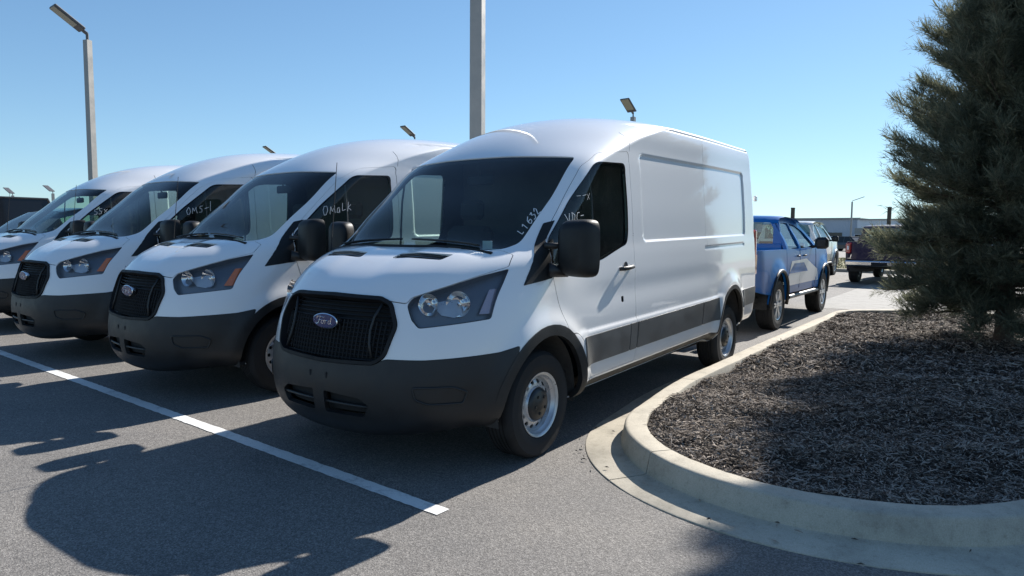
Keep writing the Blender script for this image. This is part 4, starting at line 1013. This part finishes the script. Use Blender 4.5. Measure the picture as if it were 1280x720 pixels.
def pickup(label, group, body, L=5.35, wb=3.27, ro=1.05, W=.94, H=1.80, rt=.39, ride=.0, decal=None, bumper='chrome', trim=None, detail=True):
    """crew-cab pickup, rear at x=0, pointing +x"""
    t = empty('pickup_truck'); tag(t, label, 'pickup truck', group)
    rx, fx = ro, ro+wb; z0 = .50+ride; belt = 1.17+ride; bedtop = 1.20+ride; cabx0 = rx+.52; cabx1 = fx-.62; hood0 = cabx1
    def yf(x, z):
        y = W-.030*np.abs((z-.85-ride)/.5)**2-.05*sstep(.35, 0, x)-.10*sstep(L-.7, L, x)-.17*sstep(belt, H, z)
        for c in (rx, fx):
            r = np.hypot(x-c, z-rt-.06); y = y+.045*np.exp(-(np.maximum(r-rt-.12, 0)/.07)**2)*(z < belt)
        return y
    ar = rt+.085; rc, fc = arcp(rx, rt+.04, ar, 180, 0), arcp(fx, rt+.04, ar, 180, 0)
    zs = z0-.03
    bed = [(0, bedtop), (0, .62+ride), (rx-ar, zs+.05)]+rc+[(cabx0-.02, zs), (cabx0-.02, bedtop)]
    cabp = [(cabx0, zs), (fx-ar, zs)]+fc+[(L-.25, zs+.02), (L-.05, zs+.1), (L, .75+ride), (L-.03, 1.05+ride), (L-.15, 1.14+ride), (hood0+.1, belt+.05), (cabx1-.55, H-.10), (cabx1-.95, H-.015), (cabx0+.45, H), (cabx0+.12, H-.03), (cabx0, H-.12)]
    w1 = roundpoly([(cabx0+.10, belt+.04), (cabx0+.08, H-.16), (cabx0+.20, H-.11), (cabx0+.82, H-.10), (cabx0+.86, belt+.03)], .05)
    w2 = roundpoly([(cabx0+.95, belt+.03), (cabx0+.90, H-.10), (cabx1-.92, H-.12), (cabx1-.55, H-.22), (cabx1-.10, belt+.05)], .05)
    for sg in (-1, 1):
        side_panel('bed_side', bed, [], yf, body, t, sg)
        side_panel('cab_side', cabp, [w1, w2], yf, body, t, sg, thick=.06)
        for w_ in (w1, w2):
            c = np.array(w_); q = offset(c, .0); P = np.stack([q[:, 0], yf(q[:, 0], q[:, 1])-.018, q[:, 1]], 1); P[:, 1] *= sg; mesh('side_window', P, [tuple(range(len(P)))], M['window'], t)
        # door cuts, handles
        for xx in (cabx0+.88, cabx1-.02):
            m = MB(); m.tube([(xx, sg*(float(yf(np.array(xx), np.array(z)))+.001), z) for z in np.linspace(zs+.06, belt+.02, 6)], .004, 4, cap=False); m.build('door_gap', M['dark'], t)
        for xx in (cabx0+.72, cabx1-.95):
            y = float(yf(np.array(xx), np.array(belt-.10))); MB().tube([(xx-.08, sg*y, belt-.09), (xx-.06, sg*(y+.03), belt-.09), (xx+.06, sg*(y+.03), belt-.085), (xx+.08, sg*y, belt-.085)], .013, 6).build('door_handle', trim or M['black_plastic'], t, smooth=True)
        # arch lips
        for cx in (rx, fx):
            pts = [(x, sg*(float(yf(np.array(x), np.array(z)))+.004), z) for x, z in arcp(cx, rt+.04, ar+.012, 188, -8, 18)]; MB().tube(pts, .028, 6).build('wheel_arch_trim', M['black_plastic'] if trim is None else body, t, smooth=True)
            pr = arcp(cx, rt+.04, ar+.01, -10, 190, 18); V = [(a, sg*yy, b) for yy in (W-.03, .45) for a, b in pr]; n_ = len(pr); mesh('wheel_housing', V, [(i, i+1, n_+i+1, n_+i) for i in range(n_-1)]+[tuple(range(n_, 2*n_))], M['housing'], t)
        MB().tube([(cabx0+.05, sg*(W+.02), zs-.05), (fx-ar-.1, sg*(W+.02), zs-.05)], .035, 8).build('running_board', M['black_plastic'], t)
        # mirror
        mr = MB().box((cabx1-.42, sg*(W+.04), belt+.02), (cabx1-.26, sg*(W+.27), belt+.23), .045).tube([(cabx1-.32, sg*(W-.10), belt+.04), (cabx1-.33, sg*(W+.08), belt+.07)], .03, 6); mr.build('side_mirror', M['black_plastic'], t)
        # tail lamp
        tl = MB().box((-.035, sg*(W-.19), .84+ride), (.13, sg*(W-.040), 1.17+ride), .03); tlo = tl.build('tail_lamp', M['red_lamp'], t); MB().box((-.042, sg*(W-.14), .95+ride), (-.034, sg*(W-.09), 1.07+ride), .004).build('reversing_lamp', M['lens_white'], tlo)
        MB().box((L-.12, sg*(W-.40), .92+ride), (L-.02, sg*(W-.13), 1.06+ride), .03).build('headlight', M['lens_white'], t)
        if decal is not None and detail:
            def strip(pp, off):
                q = densify(np.array(pp), .08); g = np.stack(np.meshgrid(np.arange(q[:, 0].min(), q[:, 0].max(), .1), np.arange(q[:, 1].min(), q[:, 1].max(), .08)), -1).reshape(-1, 2); g = g[inpoly(g, offset(q, -.01))]
                V2, T = cdt(g, [q]); T = T[inpoly(V2[T].mean(1), q)]; V3 = np.stack([V2[:, 0], sg*(yf(V2[:, 0], V2[:, 1])+off), V2[:, 1]], 1); return V3, T
            V3, T = strip([(cabx0-.02, .60+ride), (cabx0+.30, 1.0+ride), (cabx0+1.35, 1.02+ride), (fx-ar-.02, .80+ride), (fx-ar-.05, .60+ride)], .004); mesh('side_decal', V3, T.tolist(), decal, t)
            V3, T = strip([(cabx0+.12, .80+ride), (cabx0+.45, .96+ride), (cabx0+1.15, .96+ride), (cabx0+1.45, .80+ride)], .007); mesh('side_decal', V3, T.tolist(), body, t)
    # roof, hood, glass, tailgate: lofted skins
    def ringx(x, z, hw, crown=.03, n=9): return [(x, hw*math.sin(a), z+crown*math.cos(a)) for a in np.linspace(-math.pi/2, math.pi/2, n)]
    def strip_between(rows): V, F = [], []; n = len(rows[0]); V = [p for r in rows for p in r]; F = [(j*n+i, j*n+i+1, (j+1)*n+i+1, (j+1)*n+i) for j in range(len(rows)-1) for i in range(n-1)]; return V, F
    hw = W-.17
    V, F = strip_between([ringx(cabx0+.0, H-.12, hw-.0), ringx(cabx0+.10, H-.03, hw), ringx(cabx0+.45, H, hw), ringx(cabx1-.95, H-.015, hw), ringx(cabx1-.60, H-.09, hw)]); mesh('roof', V, F, body, t, smooth=True)
    V, F = strip_between([ringx(cabx1-.60, H-.085, hw, .02), ringx(cabx1-.30, (H+belt)/2+.05, W-.10, .02), ringx(hood0+.08, belt+.05, W-.06, .02)]); mesh('windshield', V, F, M['window'], t, smooth=True)
    V, F = strip_between([ringx(hood0+.02, belt+.02, W-.03, .05), ringx(hood0+.5, belt-.0, W-.04, .06), ringx(L-.25, 1.10+ride, W-.10, .05), ringx(L-.08, 1.04+ride, W-.14, .02), ringx(L-.02, .90+ride, W-.14, .0)]); mesh('hood', V, F, body, t, smooth=True)
    MB().box((L-.08, -W+.14, .62+ride), (L-.005, W-.14, 1.02+ride), .02).build('grille', M['black_plastic'], t)
    MB().box((L-.10, -W+.06, .45+ride), (L+.07, W-.06, .66+ride), .04).build('front_bumper', M['black_plastic'], t)
    # rear of cab with glass
    MB().box((cabx0-.01, -W+.10, bedtop-.1), (cabx0+.03, W-.10, belt+.12), .01).build('cab_back', body, t)
    rw = [(cabx0+.01, -W+.24, belt+.12), (cabx0+.01, W-.24, belt+.12), (cabx0+.035, hw-.08, H-.13), (cabx0+.035, -hw+.08, H-.13)]; mesh('rear_window', rw, [(0, 1, 2, 3)], M['window'], t)
    for sg in (-1, 1):
      m = MB(); m.add([(cabx0, sg*(W-.11), belt+.1), (cabx0, sg*(W-.24), belt+.1), (cabx0+.04, sg*(hw-.08), H-.10), (cabx0+.04, sg*(hw+.005), H-.10), (cabx0+.06, sg*(W-.11), belt+.1), (cabx0+.06, sg*(W-.24), belt+.1), (cabx0+.10, sg*(hw-.08), H-.10), (cabx0+.10, sg*(hw+.005), H-.10)], [(0, 1, 2, 3), (4, 7, 6, 5), (0, 3, 7, 4), (1, 5, 6, 2)])
      m.build('rear_pillar', body, t)
    tg = MB().box((-.03, -W+.215, .64+ride), (.03, W-.215, bedtop-.005), .015); tgo = tg.build('tailgate', body, t)
    MB().box((-.045, -.14, 1.03+ride), (-.028, .14, 1.10+ride), .006).build('tailgate_handle', M['black_plastic'], tgo)
    MB().box((-.036, -.45, .80+ride), (-.029, .45, .94+ride), .002).build('tailgate_panel', M['black_plastic'] if detail else body, tgo)
    MB().box((.02, -W+.05, .62+ride), (cabx0-.04, W-.05, .68+ride)).build('bed_floor', M['dark'], t)
    bmp = MB().box((-.13, -W+.05, .46+ride), (.03, W-.05, .62+ride), .035); bo = bmp.build('rear_bumper', M[bumper], t); MB().box((-.138, -.22, .47+ride), (-.12, .22, .58+ride), .01).build('plate_recess', M['dark'], bo)
    MB().box((.5, -W+.16, .36+ride), (L-.4, W-.16, .50+ride), .03).build('underbody', M['underbody'], t)
    MB().box((cabx0+.05, -W+.12, .50+ride), (cabx1-.1, W-.12, .60+ride)).box((cabx0+.25, -.60, .7+ride), (cabx0+.45, .60, 1.28+ride), .05).box((cabx0+1.15, -.62, .7+ride), (cabx0+1.32, -.12, 1.32+ride), .05).box((cabx0+1.15, .12, .7+ride), (cabx0+1.32, .62, 1.32+ride), .05).box((cabx1-.45, -.75, .8+ride), (cabx1-.1, .75, 1.15+ride), .04).build('cab_interior', M['dark'], t)
    wh = make_wheel('wheel', False, rt, .26, .235, t, spokes=6)
    wh.location = (rx, -W+.11, rt)
    for cx, sg in ((rx, 1), (fx, -1), (fx, 1)):
        w2_ = copy_tree(wh, t); w2_.location = (cx, sg*(W-.11), rt)
        if sg > 0: w2_.rotation_euler = (0, 0, math.pi)
    return t
M['lens_white'] = mat('clear_lamp', (.7, .7, .72), .15, 0, 1)
M['blue'] = paint('bright_blue_paint', (.003, .115, .39), metal=.0, dirt_amt=.02, coat=.2); M['silver_paint'] = paint('silver_white_paint', (.62, .63, .64), metal=.2); M['maroon'] = paint('dark_maroon_paint', (.022, .014, .045), dirt_amt=.05, coat=.4)
M['decal'] = mat('silver_decal', (.50, .52, .56), .35, .3); M['suv'] = paint('black_paint', (.012, .012, .014)); M['slate'] = paint('slate_blue_paint', (.06, .08, .11), metal=.4)
b = pickup('bright blue crew cab pickup behind the nearest van, silver graphic on its doors', None, M['blue'], decal=M['decal'], bumper='chrome', rt=.40, ride=.06, H=1.80, wb=3.27, W=.95, ro=1.15)
b.location = (7.25, .36, 0)
w = pickup('silver white crew cab pickup beyond the blue pickup', None, M['silver_paint'], L=5.9, wb=3.7, ro=1.2, H=1.98, W=1.0, rt=.42, ride=.1, trim=M['chrome'], detail=False)
w.location = (20.6, 2.70, 0)
r_ = pickup('dark maroon pickup seen from behind, half hidden by the conifer', None, M['maroon'], L=5.9, wb=3.7, ro=1.15, H=1.84, W=1.02, rt=.42, ride=.12, trim=M['chrome'], detail=False)
r_.location = (20.6, -.45, 0); r_.rotation_euler = (0, 0, math.radians(-3))
# left: low windshield of the next vehicle and a long black van behind it
s1 = pickup('slate blue crew cab pickup at the far left, nose forward', None, M['slate'], L=5.6, wb=3.5, ro=1.1, H=1.84, W=.98, rt=.40, ride=.05, detail=False)
s1.location = (6.3, 12.0, gz(0, 12)); s1.rotation_euler = (0, 0, math.pi)

# simple closed cars for the far lots: lofted body, glasshouse, wheels
def car(name, label, cat, m, loc, rz, L=4.5, W=1.8, H=1.45, boxy=False, group=None):
    c = empty(name, loc, rz); tag(c, label, cat, group); hw = W/2; hb = H*.60
    def ring(x, zt, k=1.): return [(x, -hw*k, .30), (x, -hw*k, zt*.75), (x, -hw*k*.93, zt), (x, hw*k*.93, zt), (x, hw*k, zt*.75), (x, hw*k, .30)]
    V, F = loft([ring(0, hb*.85, .86), ring(.15, hb*.97, .95), ring(L*.2, hb), ring(L*.75, hb), ring(L-.25, hb*.86, .94), ring(L, hb*.72, .82)]); mesh('body_shell', V, F, m, c)
    x0, x1, x2, x3 = (.04*L, .10*L, .66*L, .80*L) if boxy else (.10*L, .28*L, .58*L, .76*L); a = hw*.90; bq = hw*.74
    V = [(x0, -a, hb-.01), (x3, -a, hb-.01), (x3, a, hb-.01), (x0, a, hb-.01), (x1, -bq, H-.05), (x2, -bq, H-.05), (x2, bq, H-.05), (x1, bq, H-.05)]; mesh('glasshouse', V, [(0, 1, 5, 4), (1, 2, 6, 5), (2, 3, 7, 6), (3, 0, 4, 7)], M['gloss_black'], c)
    MB().box((x1-.03, -bq-.02, H-.055), (x2+.03, bq+.02, H), .02).build('roof', m, c)
    mm = MB()
    for u, v in ((x0, x1), (x3, x2), ((x0+x3)/2, (x1+x2)/2)):
        for sg in (-1, 1): mm.tube([(u, sg*a, hb-.01), (v, sg*(bq+.005), H-.04)], .035, 4)
    mm.build('pillar', m, c)
    for x in (L*.19, L*.80):
        for sg in (-1, 1):
            wv = MB().lathe([(0, -.09), (.2, -.09), (.2, -.10), (.32, -.095), (.335, -.07), (.335, .07), (.32, .095), (0, .09)], 24, c=(x, sg*(hw-.10), .335)); wo = wv.build('wheel', M['rubber'], c)
            MB().lathe([(0, sg*.105), (.19, sg*.105), (.2, sg*.09)], 16, c=(x, sg*(hw-.10), .335)).build('rim', M['steel'], wo)
    for sg in (-1, 1): MB().box((-.01, sg*hw*.55, hb*.62), (.05, sg*hw*.82, hb*.82), .01).build('tail_lamp', M['red_lamp'], c)
    return c
cols = [('white', M['white']), ('black', M['suv']), ('slate', M['slate']), ('silver', M['silver_paint']), ('dark red', M['maroon'])]
k = 0
blk = car('black_van', 'long black van behind the vans at the far left', 'van', M['suv'], (6.3, 20.0, .14), math.radians(180), L=6.2, W=2.1, H=2.30, boxy=True)
FAR = [(72, 10.5, 'white', 20), (75, 8.2, 'silver', 5), (74, 12.8, 'black', 170), (78, 6.0, 'dark red', 95), (70, 7.0, 'black', 60), (81, 3.2, 'white', 80), (76, 1.2, 'slate', 100), (84, 13.5, 'white', 90), (83, -1.5, 'silver', 90)]
PLC = ['before the grey warehouse, left of the parked group', 'before the warehouse, second in the group', 'before the warehouse, nose turned towards the lot', 'before the warehouse behind the maroon pickup', 'nearest of the far group beside the grass verge', 'far right, glimpsed past the maroon pickup', 'far right behind the conifer', 'farthest back by the warehouse wall', 'farthest right of the distant group']
for (x, y, cn, rz), pl_ in zip(FAR, PLC):
    car('parked_car', 'distant %s car %s' % (cn, pl_), 'car', dict(cols)[cn], (x, y, 0), math.radians(rz), H=1.75 if k % 2 else 1.5, boxy=bool(k % 2), group='cars parked before the warehouse'); k += 1

# ------------------------------------------------------------------ far ground: pale road, verge, kerb line
sheet('road', [(12.4, -60), (28.0, -60), (28.0, 40.0), (12.4, 40)], .006, M['far_road'], 6, label='pale sunlit service road crossing behind the island', slope=False)
sheet('far_lot', [(46, -90), (300, -90), (300, 60), (46, 60)], .006, M['far_road'], 20, label='pale paved yard in front of the warehouse', slope=False)
def grassm():
    m = mat('grass', (.08, .09, .03), .95); N, L, B = nodes(m); o = gobj(N); n = noise(N, L, .6, 6, .7, o); n2 = noise(N, L, 30, 4, .8, o); a = N.new('ShaderNodeMath'); a.operation = 'ADD'; L.new(n.outputs[0], a.inputs[0]); L.new(n2.outputs[0], a.inputs[1])
    c = ramp(N, L, a.outputs[0], [(.7, (.07, .085, .03)), (1.0, (.16, .15, .06)), (1.3, (.24, .21, .10))]); L.new(c.outputs[0], B.inputs['Base Color']); return m
M['grass'] = grassm()
sheet('grass_verge', [(28.3, -90), (46, -90), (46, 30), (28.3, 20)], .12, M['grass'], 4, label='dry green and tan grass verge beyond the pale road', slope=False)
n = 16000; gx_ = NR.uniform(28.4, 45, n); gy_ = NR.uniform(-6, 14, n); h = NR.uniform(.03, .09, n); a = NR.uniform(0, 6.28, n); V = np.stack([np.column_stack([gx_-.02*np.cos(a), gy_-.02*np.sin(a), np.full(n, .12)]), np.column_stack([gx_+.02*np.cos(a), gy_+.02*np.sin(a), np.full(n, .12)]), np.column_stack([gx_+.03*np.sin(a), gy_, .12+h])], 1).reshape(-1, 3)
tag(mesh('grass_blades', V, np.arange(3*n).reshape(-1, 3), M['grass']), 'short dry grass blades covering the verge', 'grass', kind='stuff')
fk = empty('kerb', (28.15, -30, 0)); tag(fk, 'straight far kerb between the pale road and the grass verge', 'kerb')
for i in range(16): MB().box((-.15, i*4.0-10, 0), (.15, i*4.0-6.01, .15), .015).build('kerb_segment', M['kerb'], fk)
# ------------------------------------------------------------------ light poles
M['galv'] = varied('grey_painted_steel', (.30, .29, .27), .12, 3, .5, .2); M['head'] = varied('lamp_housing', (.09, .09, .095), .2, 5, .5); M['ledp'] = mat('led_panel', (.32, .31, .24), .35)
def square_tube(mb, w0, w1, z0, z1):
    V = [(sx*w/2, sy*w/2, z) for z, w in ((z0, w0), (z1, w1)) for sx, sy in ((-1, -1), (1, -1), (1, 1), (-1, 1))]; bev = MB()
    mb.add(V, [(i, (i+1) % 4, 4+(i+1) % 4, 4+i) for i in range(4)]+[(3, 2, 1, 0), (4, 5, 6, 7)])
def light_pole(x, y, h, w, head_rz, label, rz=0, heads=1, tilt=-28, hl=.75, hw=.36, group='parking lot light poles', base=True):
    p = empty('light_pole', (x, y, gz(x, y)), rz); tag(p, label, 'light pole', group); m = MB(); square_tube(m, w*1.12, w, 0, h); m.build('pole', M['galv'], p)
    if base: MB().lathe([(.0, .62), (.28, .62), (.30, .60), (.30, 0)], 28, axis='z').build('base', M['kerb'], p, smooth=False)
    for k in range(heads):
        hd_ = MB(); rz_ = Matrix.Rotation(math.radians(head_rz+180*k), 3, 'Z') @ Matrix.Rotation(math.radians(tilt), 3, 'Y')
        def tr(pts): return [tuple(rz_ @ Vector(q)+Vector((0, 0, h+.16))) for q in pts]
        b_ = MB().box((.12, -hw/2, -.035), (.12+hl, hw/2, .04), .02).box((.0, -.05, -.03), (.16, .05, .03), .01)
        b_.V = tr(b_.V); o = b_.build('lamp_head', M['head'], p)
        l_ = MB().box((.30, -hw*.40, -.042), (.10+hl, hw*.40, -.036)); l_.V = tr(l_.V); l_.build('led_panel', M['ledp'], o)
        MB().tube([(0, 0, h-.05), (0, 0, h+.17)], .035, 8).build('tenon', M['head'], o)
    return p
light_pole(5.58, 16.05, 6.28, .145, 158, 'tall grey square light pole above the left vans, lamp head tilted', rz=.3, tilt=-34, hl=.80, hw=.40)
light_pole(6.75, 4.12, 9.5, .20, 20, 'thick grey square light pole rising behind the nearest van roof', rz=.35)
light_pole(28.0, 11.4, 7.1, .20, 175, 'light pole whose lamp head peeks above the nearest van roof', tilt=-35, hl=.9, hw=.5)
light_pole(21.2, 19.4, 5.72, .18, 175, 'light pole whose lamp head shows above the second van roof', tilt=-30)
light_pole(21.7, 30.8, 5.55, .18, 175, 'light pole whose lamp head shows above the third van roof', tilt=-30)
light_pole(24.1, 77.3, 4.75, .2, 95, 'small distant light pole left of the leftmost van roof, nearer the photo edge', tilt=-25, hl=1.4, hw=.5)
light_pole(25.5, 71.5, 4.85, .2, 95, 'small distant light pole just left of the leftmost van roof', tilt=-25, hl=1.4, hw=.5)
light_pole(118, 16.2, 6.9, .22, -60, 'thin distant light pole standing over the warehouse roof', tilt=-20, hl=1.8)
M['darkpost'] = varied('dark_post', (.06, .052, .045), .2, 3, .7)
for x, y, h, lab in ((33, 5.05, 2.85, 'dark square post behind the silver white pickup'), (34, .95, 2.85, 'brown square post beside the conifer')):
    p = empty('post', (x, y, 0)); tag(p, lab, 'post'); m = MB(); square_tube(m, .17, .16, 0, h); m.build('shaft', M['darkpost'], p); MB().box((-.10, -.10, h), (.10, .10, h+.04), .02).build('cap', M['darkpost'], p)
# ------------------------------------------------------------------ warehouse
def ribbed(name, col):
    m = mat(name, col, .6); N, L, B = nodes(m); o = gobj(N); w_ = N.new('ShaderNodeTexWave'); w_.inputs['Scale'].default_value = .8; w_.bands_direction = 'Y'; L.new(o, w_.inputs[0]); n = noise(N, L, .15, 5, .6, o)
    c = ramp(N, L, n.outputs[0], [(.3, tuple(x*.9 for x in col)), (.7, col)]); L.new(c.outputs[0], B.inputs['Base Color']); bump(N, L, B, w_.outputs[0], .5, .05); return m
M['whs'] = ribbed('grey_cladding', (.52, .55, .60)); M['whw'] = ribbed('white_cladding', (.80, .82, .84)); M['glassd'] = mat('dark_glass', (.03, .035, .04), .15)
bd = empty('warehouse', (150, 30, 0)); tag(bd, 'long low grey warehouse with a white end on the horizon', 'warehouse')
MB().box((0, -10, 0), (40, 60, 5.0)).build('wall', M['whs'], bd); MB().box((-2, -34, 0), (40, -10.02, 4.8)).build('wall', M['whw'], bd)
MB().box((-.4, -10.3, 5.0), (40.4, 60.4, 5.3)).build('roof', M['galv'], bd); MB().box((-2.4, -34.4, 4.8), (40.4, -10.4, 5.0)).build('roof', M['galv'], bd)
for i in range(16): MB().box((-.08, -7+i*4.0, .9), (.02, -4.2+i*4.0, 2.3)).build('window', M['glassd'], bd)
for i in range(5): MB().box((-2.06, -31+i*4.6, 0), (-1.98, -28+i*4.6, 3.2)).build('dock_door', M['galv'], bd)
